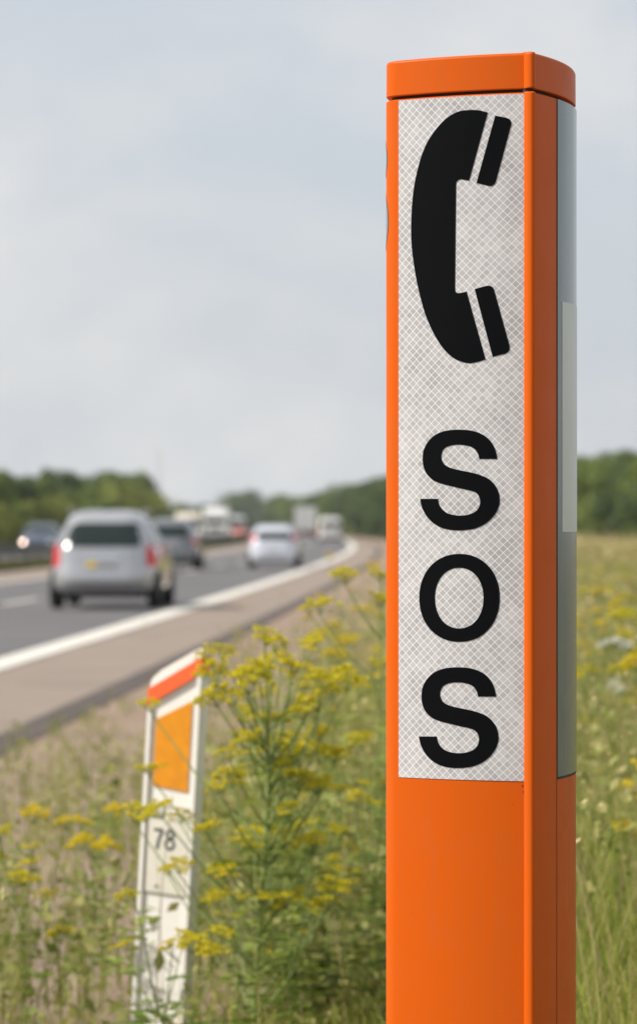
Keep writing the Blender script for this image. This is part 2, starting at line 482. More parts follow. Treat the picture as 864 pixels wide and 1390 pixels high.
# reflective sheet with its diamond lattice
m, N, L, b = nt('prismatic reflective sheet')
uvn = N.new('ShaderNodeUVMap'); uvn.uv_map = 'UVMap'
sep = N.new('ShaderNodeSeparateXYZ'); L.new(uvn.outputs[0], sep.inputs[0])
def mth(op, a, b_=None, clamp=False):
    n_ = N.new('ShaderNodeMath'); n_.operation = op; n_.use_clamp = clamp
    for i, v in enumerate((a, b_)):
        if v is None: continue
        if isinstance(v, (int, float)): n_.inputs[i].default_value = v
        else: L.new(v, n_.inputs[i])
    return n_.outputs[0]
u_ = mth('DIVIDE', sep.outputs[0], .01230); v_ = mth('DIVIDE', sep.outputs[1], .01160)
wob = N.new('ShaderNodeTexNoise'); wob.inputs['Scale'].default_value = 30; L.new(uvn.outputs[0], wob.inputs['Vector'])
def lat(x):
    f = mth('FRACT', x); d = mth('ABSOLUTE', mth('SUBTRACT', f, .5))   # .5 on the line
    return d
da, db = lat(mth('ADD', u_, v_)), lat(mth('SUBTRACT', u_, v_))
mxd = mth('SMOOTH_MAX', da, db); N[-1].inputs[2].default_value = .06
ln = N.new('ShaderNodeMapRange'); ln.interpolation_type = 'SMOOTHSTEP'; ln.inputs[1].default_value = .425; ln.inputs[2].default_value = .475
L.new(mxd, ln.inputs[0])
# each cell has its own grey
ca = mth('FLOOR', mth('ADD', u_, v_)); cb = mth('FLOOR', mth('SUBTRACT', u_, v_))
cmb = N.new('ShaderNodeCombineXYZ'); L.new(ca, cmb.inputs[0]); L.new(cb, cmb.inputs[1])
wn = N.new('ShaderNodeTexWhiteNoise'); wn.noise_dimensions = '2D'; L.new(cmb.outputs[0], wn.inputs['Vector'])
cr = N.new('ShaderNodeMapRange'); cr.inputs[3].default_value = .87; cr.inputs[4].default_value = 1.1; L.new(wn.outputs[0], cr.inputs[0])
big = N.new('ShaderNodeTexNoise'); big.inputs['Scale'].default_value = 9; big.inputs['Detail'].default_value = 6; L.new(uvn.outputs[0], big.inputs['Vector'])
br = N.new('ShaderNodeMapRange'); br.inputs[1].default_value = .3; br.inputs[2].default_value = .7; br.inputs[3].default_value = .84; br.inputs[4].default_value = 1.16; L.new(big.outputs['Fac'], br.inputs[0])  # broad random patches in the base colour, painting in an uneven sheen
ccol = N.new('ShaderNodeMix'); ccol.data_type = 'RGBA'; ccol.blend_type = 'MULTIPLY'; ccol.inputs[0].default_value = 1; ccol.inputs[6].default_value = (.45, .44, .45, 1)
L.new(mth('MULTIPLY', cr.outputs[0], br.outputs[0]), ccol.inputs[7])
fin = N.new('ShaderNodeMix'); fin.data_type = 'RGBA'; fin.inputs[7].default_value = (.80, .80, .80, 1)
L.new(ln.outputs[0], fin.inputs[0]); L.new(ccol.outputs[2], fin.inputs[6]); L.new(fin.outputs[2], b.inputs['Base Color'])
b.inputs['Roughness'].default_value = .32; b.inputs['Specular IOR Level'].default_value = .5
b.inputs['Coat Weight'].default_value = .3; b.inputs['Coat Roughness'].default_value = .15
bp = N.new('ShaderNodeBump'); bp.inputs['Strength'].default_value = .25; bp.inputs['Distance'].default_value = .0006
L.new(ln.outputs[0], bp.inputs['Height']); L.new(bp.outputs[0], b.inputs['Normal'])
reflective = m

s0, s1 = s_of(711.3), s_of(541.0)
zt, zb = Z_BODY - .0022, CAMZ - (1060 - HOR) / F * 5.202
rect = [(s0, zt), (s0, zb), (s1, zb), (s1, zt)]
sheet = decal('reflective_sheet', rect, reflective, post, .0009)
sheet['label'] = 'white reflective sheet with a fine diamond lattice'
def zpts(lst, sc_, ox, oy): return [(ox + x / sc_, oy + y / sc_) for x, y in lst]
def mapped(pts): return [sz(px, py) for px, py in pts]
# telephone handset
A1 = spline(zpts([(466,325),(435,317),(400,315),(350,322),(300,352),(250,410),(215,475),(190,560),(175,645),(168,750),(170,850),(185,960),(207,1060),(235,1145),(280,1230),(330,1283),(385,1304),(425,1300),(457,1290)], 2.88, 500, 40), False, 6)
A2 = zpts([(383,1025),(356,1031),(345,1030),(339,1023),(338,1012),(342,606),(345,594),(353,587),(362,586),(393,591)], 2.88, 500, 40)
glyph = decal('handset_symbol', mapped(A1 + A2), black_film, post, .0016)
E1 = zpts([(495,337),(540,346),(551,351),(557,361),(557,373),(497,595),(491,606),(482,612),(470,612),(422,600)], 2.88, 500, 40)
E2 = zpts([(415,1015),(462,1002),(474,1002),(484,1007),(490,1018),(550,1236),(551,1250),(546,1260),(536,1267),(485,1280)], 2.88, 500, 40)
decal('handset_earpiece', mapped(E1), black_film, post, .0016)
decal('handset_mouthpiece', mapped(E2), black_film, post, .0016)
# letters
T1 = [(600,352),(590,310),(560,265),(510,237),(430,224),(350,230),(290,255),(263,300),(260,350),(285,400),(340,432),(430,455),(520,473),(600,495),(680,530),(735,582),(772,652),(783,730),(768,800),(730,865),(670,925),(590,970),(510,990),(420,997),(330,990),(250,968),(180,925),(125,865),(90,800),(75,750),(70,712)]
T2 = [(228,712),(240,765),(275,815),(330,848),(420,863),(510,852),(575,818),(605,765),(603,705),(575,662),(530,640),(450,622),(350,598),(260,575),(180,540),(125,482),(97,410),(92,330),(105,260),(145,190),(205,135),(280,103),(360,90),(430,88),(520,95),(600,118),(670,160),(720,220),(748,285),(762,352)]
def letter_s(ox, oy):
    return spline(zpts(T1, 6.646, ox, oy), False, 4) + spline(zpts(T2, 6.646, ox, oy), False, 4)
decal('letter_s', mapped(letter_s(560, 570)), black_film, post, .0016)
decal('letter_s', mapped(letter_s(558.4, 892.5)), black_film, post, .0016)
def oval(cx, cy, rx, ry, p, n=72):
    out = []
    for i in range(n):
        a = 2 * PI * i / n; c, s = math.cos(a), math.sin(a)
        out.append((cx + rx * math.copysign(abs(c) ** (2 / p), c), cy + ry * math.copysign(abs(s) ** (2 / p), s)))
    return out
decal('letter_o', mapped(oval(623.5, 811.5, 54.3, 59.7, 2.12)), black_film, post, .0016, hole=mapped(oval(623.1, 811.8, 32.9, 41.2, 2.1)))

# --- right side face: recessed grey panel with a pale sticker
rq = np.array(right[::-1]); rs = [0.0]
for i in range(1, len(rq)): rs.append(rs[-1] + float(np.linalg.norm(rq[i] - rq[i - 1])))
rs = np.array(rs); rpx = 432 + rq[:, 0] / rq[:, 1] * F
def on_right(s, z, off):
    x = np.interp(s, rs, rq[:, 0]); y = np.interp(s, rs, rq[:, 1]); e = .003
    d = np.array((np.interp(s + e, rs, rq[:, 0]) - np.interp(s - e, rs, rq[:, 0]), np.interp(s + e, rs, rq[:, 1]) - np.interp(s - e, rs, rq[:, 1])))
    d /= np.linalg.norm(d); nr = np.array((-d[1], d[0]))
    if np.dot(nr, np.array((x, y)) - CEN) < 0: nr = -nr
    return (x + nr[0] * off - ORG.x, y + nr[1] * off - ORG.y, z)
def rpos(px): return float(np.interp(px, rpx, rs))
sp0, sp1 = rpos(755.2), rs[-1] - .002
zp1, zp0 = Z_BODY - .001, CAMZ - (1056 - HOR) / F * 5.25
pan = decal('side_panel', [(sp0, zp1), (sp0, zp0), (sp1, zp0), (sp1, zp1)], grey_panel, post, .0012, .0008, fn=on_right)
pan['label'] = 'glossy grey side panel'
decal('panel_gap', [(sp0, zp0), (sp0, zp0 - .0035), (sp1, zp0 - .0035), (sp1, zp0)], black_gap, post, .0006, .0001, fn=on_right)
decal('side_seam', [(sp0 - .0022, Z_BODY - .003), (sp0 - .0022, .02), (sp0 - .0004, .02), (sp0 - .0004, Z_BODY - .003)], mat('seam shadow line', (.05, .012, .004), .6), post, .0004, .0001, fn=on_right)
decal('pale_sticker', [(rpos(761), CAMZ - (410 - HOR) / F * 5.3), (rpos(761), CAMZ - (722 - HOR) / F * 5.3), (sp1 - .002, CAMZ - (722 - HOR) / F * 5.3), (sp1 - .002, CAMZ - (410 - HOR) / F * 5.3)], white_label, post, .0018, .0004, fn=on_right)
# --- left side: two rounded glossy badges that wrap towards the corner
lq = np.array(poly[len(front) - 3: len(front) + 13 + len(left)]); ls = [0.0]
for i in range(1, len(lq)): ls.append(ls[-1] + float(np.linalg.norm(lq[i] - lq[i - 1])))
ls = np.array(ls)
def on_left(s, z, off):
    x = np.interp(s, ls, lq[:, 0]); y = np.interp(s, ls, lq[:, 1]); e = .003
    d = np.array((np.interp(s + e, ls, lq[:, 0]) - np.interp(s - e, ls, lq[:, 0]), np.interp(s + e, ls, lq[:, 1]) - np.interp(s - e, ls, lq[:, 1])))
    d /= np.linalg.norm(d); nr = np.array((-d[1], d[0]))
    if np.dot(nr, np.array((x, y)) - CEN) < 0: nr = -nr
    return (x + nr[0] * off - ORG.x, y + nr[1] * off - ORG.y, z)
badge_m = mat('glossy grey badge', (.20, .22, .25), .15, spec=.6)
for (cy, hy, sw) in ((215, 31, .022), (300, 46, .026)):
    zc = CAMZ - (cy - HOR) / F * 5.29; hz = hy / F * 5.29
    sc0 = .063
    ring = [(sc0 + (sw + .014) * math.cos(a) * 1.0, zc + hz * math.sin(a)) for a in [2 * PI * k / 40 for k in range(40)]]
    bd = decal('side_badge', ring, black_gap, post, .0002, .0001, fn=on_left, ds=.003)
    ring2 = [(sc0 + (sw + .0125) * math.cos(a), zc + (hz - .0015) * math.sin(a)) for a in [2 * PI * k / 40 for k in range(40)]]
    bf = decal('badge_face', ring2, badge_m, bd, .0005, .0001, fn=on_left, ds=.004)
# small paint chips and an insect of dirt near the rib
chip = mat('bare chip', (.03, .022, .02), .8)
for (px, py, r_) in ((708.5, 1067, .0011), (709.5, 1075, .0008), (695, 1092, .0005), (585, 1110, .0004), (660, 1190, .0004), (560, 1240, .0004)):
    s_, z_ = sz(px, py)
    decal('paint_chip', [(s_ + r_ * math.cos(a) * (1 + .25 * math.sin(3 * a)), z_ + r_ * 1.4 * math.sin(a)) for a in [2 * PI * k / 12 for k in range(12)]], chip, post, .0003, .0001)

# ------------------------------------------------------------------ kilometre marker post
white_pl = mat('white marker plastic', (.80, .78, .73), .4, var=.04, scale=9)
red_band = mat('fluorescent red band', (.88, .13, .03), .4)
amber = mat('amber reflector', (.72, .27, .0), .22, spec=.6, coat=.5, var=.10, scale=30)
plate_m = mat('aged plate', (.70, .67, .58), .5, var=.05, scale=18)
ink = mat('dark ink', (.09, .10, .10), .5)
seam_m = mat('grey groove', (.33, .32, .27), .7)
YM = 9.3
Pt = [P(203.5, 921, YM), P(280.5, 889, YM)]   # the sloping top, left and right
# front face frame: axes along the leaning post
base_l = P(168.5, 1590, YM); top_l = P(205, 919, YM)
up = (top_l - base_l).normalized()
face_rot = R(27)     # turned slightly to the sun side
ux = Vector((math.cos(face_rot), -math.sin(face_rot), 0)); ux = (ux - up * ux.dot(up)).normalized()
un = ux.cross(up).normalized()
if un.y > 0: un = -un
marker = thing('marker_post', 'leaning white plastic verge marker with a slanted top, red band, amber reflector and number 78', 'marker post', (base_l.x, base_l.y, 0))
MO = Vector(marker.location)
W_ = .150; T_ = .034
def mk(a, h, d=0.): return base_l + ux * a + up * h + un * d - MO
Hh = (top_l - base_l).length
def hgt(py, a=0): return (1590 - py) / F * YM / up.z
slope = (917 - 869) / F * YM / W_      # rise per metre across
def mprism(name, pts, d0, d1, m, parent, smooth=False):
    n = len(pts)
    V = [mk(a, h, d0) for a, h in pts] + [mk(a, h, d1) for a, h in pts]
    Fc = [tuple(range(n)), tuple(range(2 * n - 1, n - 1, -1))] + [(i, n + i, n + (i + 1) % n, (i + 1) % n) for i in range(n)]
    o = mesh(name, V, Fc, m, parent)
    bm = bmesh.new(); bm.from_mesh(o.data); bmesh.ops.recalc_face_normals(bm, faces=bm.faces); bm.to_mesh(o.data); bm.free()
    return o
rc = .016
top_out = [(0, Hh - rc), (.004, Hh - .006 + .004 * slope), (.014, Hh + .006), (.03, Hh + .03 * slope + .002), (W_ - .03, Hh + (W_ - .03) * slope + .001), (W_ - .014, Hh + (W_ - .014) * slope - .0005), (W_ - .004, Hh + W_ * slope - .007), (W_, Hh + W_ * slope - .018)]
body = mprism('marker_body', [(W_, -.02), (0, -.02)] + top_out, 0, -T_, white_pl, marker)
# raised rims left and right of the front face
mprism('side_rim', [(0.0, .0), (.011, .0), (.011, Hh - .035), (0.0, Hh - .035)], -.002, .009, white_pl, marker)
mprism('side_rim', [(W_ - .011, .0), (W_, .0), (W_, Hh + W_ * slope - .05), (W_ - .011, Hh + W_ * slope - .055)], -.002, .009, white_pl, marker)
b0, b1 = Hh - .072, Hh - .030
mprism('red_band', [(-.0012, b0), (W_ + .0012, b0 + W_ * slope * 1.02), (W_ + .0012, b1 + W_ * slope * 1.02), (-.0012, b1)], .0105, -T_ - .001, red_band, marker)
ra, rb = .024, W_ - .025
mprism('amber_reflector', [(ra, hgt(1065)), (rb, hgt(1070)), (rb, hgt(947)), (ra, hgt(975))], .001, .004, amber, marker)
mprism('plate_groove', [(.014, hgt(1212)), (W_ - .014, hgt(1214)), (W_ - .014, hgt(1092)), (.014, hgt(1090))], .0, .0015, seam_m, marker)
plate = mprism('number_plate', [(.0165, hgt(1208)), (W_ - .0165, hgt(1210)), (W_ - .0165, hgt(1094)), (.0165, hgt(1092))], .0, .0035, plate_m, marker)
def stroke(name, pts, wdt, m, parent, d0=.0036, d1=.0046):
    """flat pen stroke on the plate"""
    n = len(pts); Lp, Rp = [], []
    for i, p in enumerate(pts):
        a = Vector(pts[max(i - 1, 0)]); b_ = Vector(pts[min(i + 1, n - 1)]); t = (b_ - a)
        t = t.normalized() if t.length > 0 else Vector((1, 0)); nn = Vector((-t.y, t.x)) * wdt / 2
        Lp.append(Vector(p) + nn); Rp.append(Vector(p) - nn)
    V, Fc = [], []
    for d in (d0, d1):
        for a, b_ in zip(Lp, Rp): V += [mk(a.x, a.y, d), mk(b_.x, b_.y, d)]
    k = 2 * n
    for i in range(n - 1):
        Fc.append((k + 2*i, k + 2*i + 1, k + 2*i + 3, k + 2*i + 2))
        Fc.append((2*i, k + 2*i, k + 2*i + 2, 2*i + 2)); Fc.append((2*i + 1, 2*i + 3, k + 2*i + 3, k + 2*i + 1))
    return mesh(name, V, Fc, m, parent)
h78 = hgt(1150); dh = .052
stroke('digit_seven', [(.036, h78 + dh - .003), (.060, h78 + dh - .003), (.0595, h78 + dh - .006), (.052, h78 + dh * .55), (.046, h78)], .0085, ink, plate)
bm8 = spline([(0.0830, h78 + dh * .55), (0.0746, h78 + dh * .66), (0.0734, h78 + dh * .82), (0.0830, h78 + dh - .003), (0.0926, h78 + dh * .82), (0.0914, h78 + dh * .66), (0.0830, h78 + dh * .55), (0.0722, h78 + dh * .4), (0.0722, h78 + dh * .18), (0.0830, h78 + .002), (0.0938, h78 + dh * .18), (0.0938, h78 + dh * .4), (0.0830, h78 + dh * .55)], False, 4)
stroke('digit_eight', bm8, .0078, ink, plate)
hs_ = hgt(1202)
stroke('arrow_mark', [(.045, hs_), (.051, hs_ + .008), (.057, hs_)], .0035, mat('worn ink', (.28, .27, .23), .6), plate)
stroke('arrow_mark', [(.051, hs_ - .003), (.051, hs_ + .009)], .003, MATS['worn ink'], plate)

# ------------------------------------------------------------------ vehicles
silver = mat('silver car paint', (.45, .455, .47), .24, metal=.5, coat=1., var=.02, scale=30)
silver2 = mat('bright silver paint', (.66, .68, .74), .28, metal=.25, coat=1.)
greypaint = mat('mid grey paint', (.19, .20, .21), .25, metal=.3, coat=1.)
bluepaint = mat('dark blue paint', (.045, .065, .11), .25, metal=.2, coat=1.)
redpaint = mat('orange red paint', (.62, .12, .06), .3, coat=1.)
whitepaint = mat('white vehicle paint', (.78, .77, .74), .35, coat=.5)
creampaint = mat('cream vehicle paint', (.72, .64, .52), .4, coat=.5)
glass_m = mat('dark car glass', (.015, .025, .024), .12, spec=.35)
blk = mat('black plastic', (.02, .02, .02), .55)
tyre_m = mat('tyre rubber', (.014, .014, .014), .8)
rim_m = mat('alloy rim', (.42, .42, .43), .35, metal=.8)
red_l = mat('red tail lamp', (.60, .008, .012), .4, emit=(1, .02, .02), estr=.0)
clear_l = mat('clear lamp', (.75, .76, .78), .1, coat=1.)
head_on = mat('lit headlamp', (.9, .8, .7), .2, emit=(1, .62, .42), estr=30)
chrome = mat('chrome', (.8, .8, .8), .12, metal=1.)
yel_p = mat('yellow plate field', (.62, .42, .03), .5)
wht_p = mat('white plate field', (.42, .42, .42), .5)
def interp_rows(rows, z):
    zs = [r[0] for r in rows]
    return [float(np.interp(z, zs, [r[k] for r in rows])) for k in range(1, 4)]
def smooth_rows(rows, n=40):
    """rows (z, y_rear, y_front, half width) resampled smoothly"""
    t = np.linspace(0, len(rows) - 1, n); out = []
    for x in t:
        i = min(int(x), len(rows) - 2); f = x - i
        p = [rows[max(i - 1, 0)], rows[i], rows[i + 1], rows[min(i + 2, len(rows) - 1)]]
        out.append(tuple(.5 * (2*b + (c - a)*f + (2*a - 5*b + 4*c - d)*f*f + (-a + 3*b - 3*c + d)*f**3) * 1.0 for a, b, c, d in zip(*p)))
    return out
class Shell:
    def __init__(s, rows, n=5.0): s.rows = smooth_rows(rows); s.n = n
    def at(s, z): return interp_rows(s.rows, z)
    def rear(s, x, z):
        yr, yf, hw = s.at(z); k = max(0, 1 - min(1, abs(x) / hw) ** s.n) ** (1 / s.n)
        c = (yr + yf) / 2; return c - (yf - yr) / 2 * k
    def front(s, x, z):
        yr, yf, hw = s.at(z); k = max(0, 1 - min(1, abs(x) / hw) ** s.n) ** (1 / s.n)
        c = (yr + yf) / 2; return c + (yf - yr) / 2 * k
    def side(s, y, z):
        yr, yf, hw = s.at(z); c = (yr + yf) / 2; return hw * max(0, 1 - min(1, abs(y - c) / ((yf - yr) / 2)) ** s.n) ** (1 / s.n)
    def body(s, m, parent):
        nn = 72; V, Q = [], []
        for (z, yr, yf, hw) in s.rows:
            c = (yr + yf) / 2; hl = (yf - yr) / 2
            for i in range(nn):
                a = 2 * PI * i / nn; ca, sa = math.cos(a), math.sin(a); e = 2 / s.n
                V.append((hw * math.copysign(abs(ca) ** e, ca), c + hl * math.copysign(abs(sa) ** e, sa), z))
        k = len(s.rows)
        for j in range(k - 1):
            for i in range(nn): Q.append((j*nn + i, j*nn + (i+1) % nn, (j+1)*nn + (i+1) % nn, (j+1)*nn + i))
        Q.append(tuple((k - 1) * nn + i for i in range(nn))); Q.append(tuple(range(nn))[::-1])
        return mesh('body', V, Q, m, parent, True)
    def patch(s, name, face, z0, z1, ext, m, parent, off=.008, nx=14, nz=8, rnd=6.0):
        """a panel lying on the shell. ext(t) gives the two horizontal limits at height fraction t"""
        V, Q = [], []
        for j in range(nz + 1):
            t = j / nz; z = z0 + (z1 - z0) * t; a, b_ = ext(t)
            q = abs(2 * t - 1) ** rnd * .12; wd = b_ - a; a += wd * q * .5; b_ -= wd * q * .5
            for i in range(nx + 1):
                h = a + (b_ - a) * i / nx
                if face == 'rear': V.append((h, s.rear(h, z) - off, z))
                elif face == 'front': V.append((h, s.front(h, z) + off, z))
                elif face == 'right': V.append((s.side(h, z) + off, h, z))
                else: V.append((-s.side(h, z) - off, h, z))
        for j in range(nz):
            for i in range(nx):
                a = j * (nx + 1) + i; Q.append((a, a + 1, a + nx + 2, a + nx + 1))
        # skirt back into the body so that the panel has depth
        ring = [i for i in range(nx + 1)] + [(j + 1) * (nx + 1) - 1 for j in range(1, nz + 1)] + [nz * (nx + 1) + i for i in range(nx - 1, -1, -1)] + [j * (nx + 1) for j in range(nz - 1, 0, -1)]
        base = len(V)
        for i in ring:
            x, y, z = V[i]
            V.append((x, y + off + .02, z) if face == 'rear' else (x, y - off - .02, z) if face == 'front' else (x - off - .02, y, z) if face == 'right' else (x + off + .02, y, z))
        k = len(ring)
        for i in range(k): Q.append((ring[i], ring[(i + 1) % k], base + (i + 1) % k, base + i))
        o = mesh(name, V, Q, m, parent, True)
        bm = bmesh.new(); bm.from_mesh(o.data); bmesh.ops.recalc_face_normals(bm, faces=bm.faces)
        for e in bm.edges:
            if len(e.link_faces) == 2 and e.calc_face_angle() > .7: e.smooth = False
        bm.to_mesh(o.data); bm.free()
        return o
def wheel(parent, x, y, r, side, wd=.2):
    s = 1 if side > 0 else -1
    prof = [(-s*wd/2, r*.62), (-s*wd/2, r*.93), (-s*wd*.38, r), (s*wd*.38, r), (s*wd/2, r*.93), (s*wd/2, r*.66), (s*wd*.42, r*.62)]
    wn = lathe_x('wheel', prof, tyre_m, parent, (x, y, r))
    rim = lathe_x('rim', [(s*wd*.42, r*.64), (s*wd*.30, r*.58), (s*wd*.34, r*.2), (s*wd*.40, r*.12), (s*wd*.40, .002)], rim_m, wn)
    return wn
def arch(parent, sh, y, r, side):
    """dark wheel opening following the body side"""
    V, Fc = [], []
    n = 20
    for rr in (0.02, r):
        for i in range(n + 1):
            a = PI * i / n
            yy = y + rr * math.cos(a); zz = max(.2, .25 + rr * math.sin(a) * .98)
            V.append((side * (sh.side(yy, zz) + .004), yy, zz))
    for i in range(n): Fc.append((i, i + 1, n + 2 + i, n + 1 + i))
    mesh('wheel_arch', V, Fc, blk, parent)

def make_car(label, rows, paint_m, loc, rz, kind='hatch', cat='car', group=None, beams=False, parts=None):
    t = thing('parked_car' if False else cat.replace(' ', '_'), label, cat, loc, rz, group)
    sh = Shell(rows); sh.body(paint_m, t)
    p = dict(L=4.0, zb=.9, zr=1.40, wb=(.72, 3.25), r=.31, rw=(.95, 1.27, .58, .50), tl=(.72, .98, .70, .83))
    if parts: p.update(parts)
    a, b_, w0, w1 = p['rw']
    sh.patch('rear_window', 'rear', a, b_, lambda q: (-(w0 + (w1 - w0) * q), w0 + (w1 - w0) * q), glass_m, t)
    a, b_, x0, x1 = p['tl']
    for sgn in (-1, 1):
        e = (lambda q: (x0, x1)) if sgn > 0 else (lambda q: (-x1, -x0))
        sh.patch('tail_light', 'rear', a, b_, e, red_l, t, off=.012, nx=8, nz=6)
    zb0 = .52
    sh.patch('rear_bumper', 'rear', p.get('bz', .22), .50, lambda q: (-.80, .80), p.get('bump', paint_m), t, off=.05, nx=24, nz=8, rnd=4)
    pl = sh.patch('number_plate', 'rear', p.get('pz', .62), p.get('pz', .62) + .11, lambda q: (-.26, .26), wht_p, t, off=.014, nx=4, nz=2)
    if p.get('yellow'):
        z0 = p.get('pz', .62)
        sh.patch('plate_field', 'rear', z0 + .004, z0 + .106, lambda q: (-.255, -.09), yel_p, pl, off=.018, nx=2, nz=2)
        for k in range(5):
            sh.patch('plate_mark', 'rear', z0 + .02, z0 + .085, lambda q, k=k: (-.06 + k * .06, -.025 + k * .06), ink, pl, off=.018, nx=1, nz=1)
    # front
    fz0, fz1, fw0, fw1 = p.get('fw', (1.03, 1.36, .68, .56))
    sh.patch('windscreen', 'front', fz0, fz1, lambda q: (-(fw0 + (fw1 - fw0) * q), fw0 + (fw1 - fw0) * q), glass_m, t)
    sh.patch('grille', 'front', .50, .60, lambda q: (-.38, .38), blk, t, off=.012)
    sh.patch('front_bumper', 'front', .22, .42, lambda q: (-.80, .80), p.get('bump', paint_m), t, off=.045, nx=24, nz=6, rnd=4)
    for sgn in (-1, 1):
        e = (lambda q: (.50, .78)) if sgn > 0 else (lambda q: (-.78, -.50))
        sh.patch('headlight', 'front', .55, .70, e, clear_l, t, off=.012, nx=8, nz=5)
    if beams:
        for sgn in p.get('lit', (-1, 1)):
            y = sh.front(.64 * sgn, .62)
            bmh = bmesh.new(); bmesh.ops.create_uvsphere(bmh, u_segments=14, v_segments=8, radius=.045)
            o = bm_obj('headlamp_bulb', bmh, head_on, t, True); o.location = (.64 * sgn, y + .0, .62); o.scale = (1, .7, 1)
    # side windows and mirrors
    for sd_ in ('left', 'right'):
        for (y0, y1, q0, q1) in p.get('sw', ((.55, 1.45, .25, .0), (1.52, 2.30, 0, 0), (2.37, 3.0, 0, -.55))):
            sh.patch('side_window', sd_, p['zb'] + .06, p['zr'] - .08, lambda q, y0=y0, y1=y1, q0=q0, q1=q1: (y0 + q0 * q, y1 + q1 * q), glass_m, t, nx=8)
        s_ = 1 if sd_ == 'right' else -1
        xx = sh.side(2.75, 1.0)
        bmm = bmesh.new(); add_box(bmm, (s_ * (xx + .11), p.get('my', 2.85), 1.02), (.18, .10, .13), .03); bm_obj('wing_mirror', bmm, paint_m, t)
        for y in p['wb']:
            arch(t, sh, y, p['r'] + .06, s_)
            wheel(t, s_ * (p.get('hw', .86) - .085), y, p['r'], s_)
    bmu = bmesh.new(); add_box(bmu, (0, 2.0, .24), (1.3, 3.3, .14)); bm_obj('underbody', bmu, blk, t)
    return t, sh

ESTATE = [(.25, .16, 4.10, .74), (.29, .06, 4.22, .83), (.36, .01, 4.32, .865), (.50, .0, 4.34, .875), (.62, .02, 4.30, .878), (.74, .05, 4.20, .875), (.86, .07, 4.02, .868), (.94, .085, 3.60, .85), (1.00, .10, 3.22, .825), (1.12, .16, 2.98, .775), (1.26, .25, 2.72, .705), (1.40, .35, 2.42, .635), (1.50, .46, 2.15, .56), (1.56, .62, 1.95, .44), (1.585, .95, 1.75, .30)]
HATCH = [(.17, .16, 3.75, .72), (.22, .06, 3.86, .80), (.34, .01, 3.96, .845), (.50, .0, 3.99, .855), (.62, .03, 3.96, .858), (.74, .06, 3.86, .855), (.84, .08, 3.66, .848), (.91, .10, 3.32, .83), (.98, .14, 3.0, .80), (1.10, .24, 2.78, .745), (1.24, .38, 2.52, .69), (1.36, .54, 2.22, .63), (1.42, .70, 2.0, .56), (1.46, .90, 1.85, .45), (1.475, 1.2, 1.65, .28)]

def place_vehicle(px, Y): return ((px - 432) / F * Y, Y, .018)
h = heading(60)
estate, _sh = make_car('nearest silver estate car seen from behind with yellow and white number plate', ESTATE, silver, place_vehicle(138, 58.3), -h, 'estate',
    parts=dict(wb=(.78, 3.42), r=.32, rw=(1.0, 1.38, .73, .56), tl=(.68, 1.03, .70, .874), pz=.66, yellow=True, bz=.30, zb=.94, zr=1.50, sw=((.5, 1.35, .28, 0), (1.42, 2.25, 0, 0), (2.32, 3.05, 0, -.62)), fw=(1.05, 1.46, .74, .58), my=2.95, hw=.875))
_sh.patch('bumper_insert', 'rear', .34, .44, lambda q: (-.76, .76), mat('grey bumper insert', (.16, .16, .165), .5), estate, off=.058, nx=20, nz=3)
_sh.patch('tailgate_handle', 'rear', .80, .84, lambda q: (-.30, .30), chrome, estate, off=.016, nx=6, nz=2)
bmx = bmesh.new(); add_box(bmx, (0, .85, 1.592), (.04, .04, .02)); bm_obj('aerial_base', bmx, blk, estate)
for s_ in (-1, 1):
    V_, Q_ = tube_arrays([(s_ * .60, .75, 1.53), (s_ * .60, .95, 1.585), (s_ * .60, 2.0, 1.575), (s_ * .60, 2.2, 1.50)], [.014] * 4, 6)
    mesh('roof_rail', V_, Q_, chrome, estate, True)
bmx = bmesh.new()
for s_ in (-.52,): bmesh.ops.create_cone(bmx, cap_ends=True, segments=12, radius1=.035, radius2=.035, depth=.2, matrix=Matrix.Translation((s_, .05, .24)) @ Matrix.Rotation(PI / 2, 4, 'X'))
bm_obj('exhaust', bmx, blk, estate)

h = heading(116)
hb, _ = make_car('pale silver hatchback in the nearer lane further ahead, with high red tail lights', HATCH, silver2, place_vehicle(370, 116), -h,
    parts=dict(wb=(.70, 3.15), rw=(.97, 1.24, .66, .52), tl=(.90, 1.14, .62, .80), pz=.55, zb=.90, zr=1.40, my=2.72, hw=.855, sw=((.6, 1.3, .3, 0), (1.37, 2.05, 0, 0), (2.12, 2.85, 0, -.55))))
hb.scale = (.94, .94, .94)
h = heading(112)
make_car('mid grey estate car in the passing lane, half hidden behind the nearest silver car', ESTATE, greypaint, place_vehicle(228, 112), -h,
    parts=dict(wb=(.78, 3.42), r=.33, rw=(1.00, 1.36, .70, .55), tl=(.74, 1.02, .735, .872), pz=.66, zb=.94, zr=1.50, hw=.875, my=2.95, fw=(1.05, 1.46, .74, .58)))
h = heading(165)
YB = 170
make_car('dark blue oncoming car behind the guardrail with one headlamp shining', HATCH, bluepaint, place_vehicle(62, YB), PI - heading(YB),
    parts=dict(wb=(.70, 3.15), my=2.72, hw=.855, lit=(1,)), beams=True)
make_car('small orange red oncoming car far off beside a grey van', HATCH, redpaint, place_vehicle(325, 395), PI - heading(395),
    parts=dict(wb=(.70, 3.15), my=2.72, hw=.855))

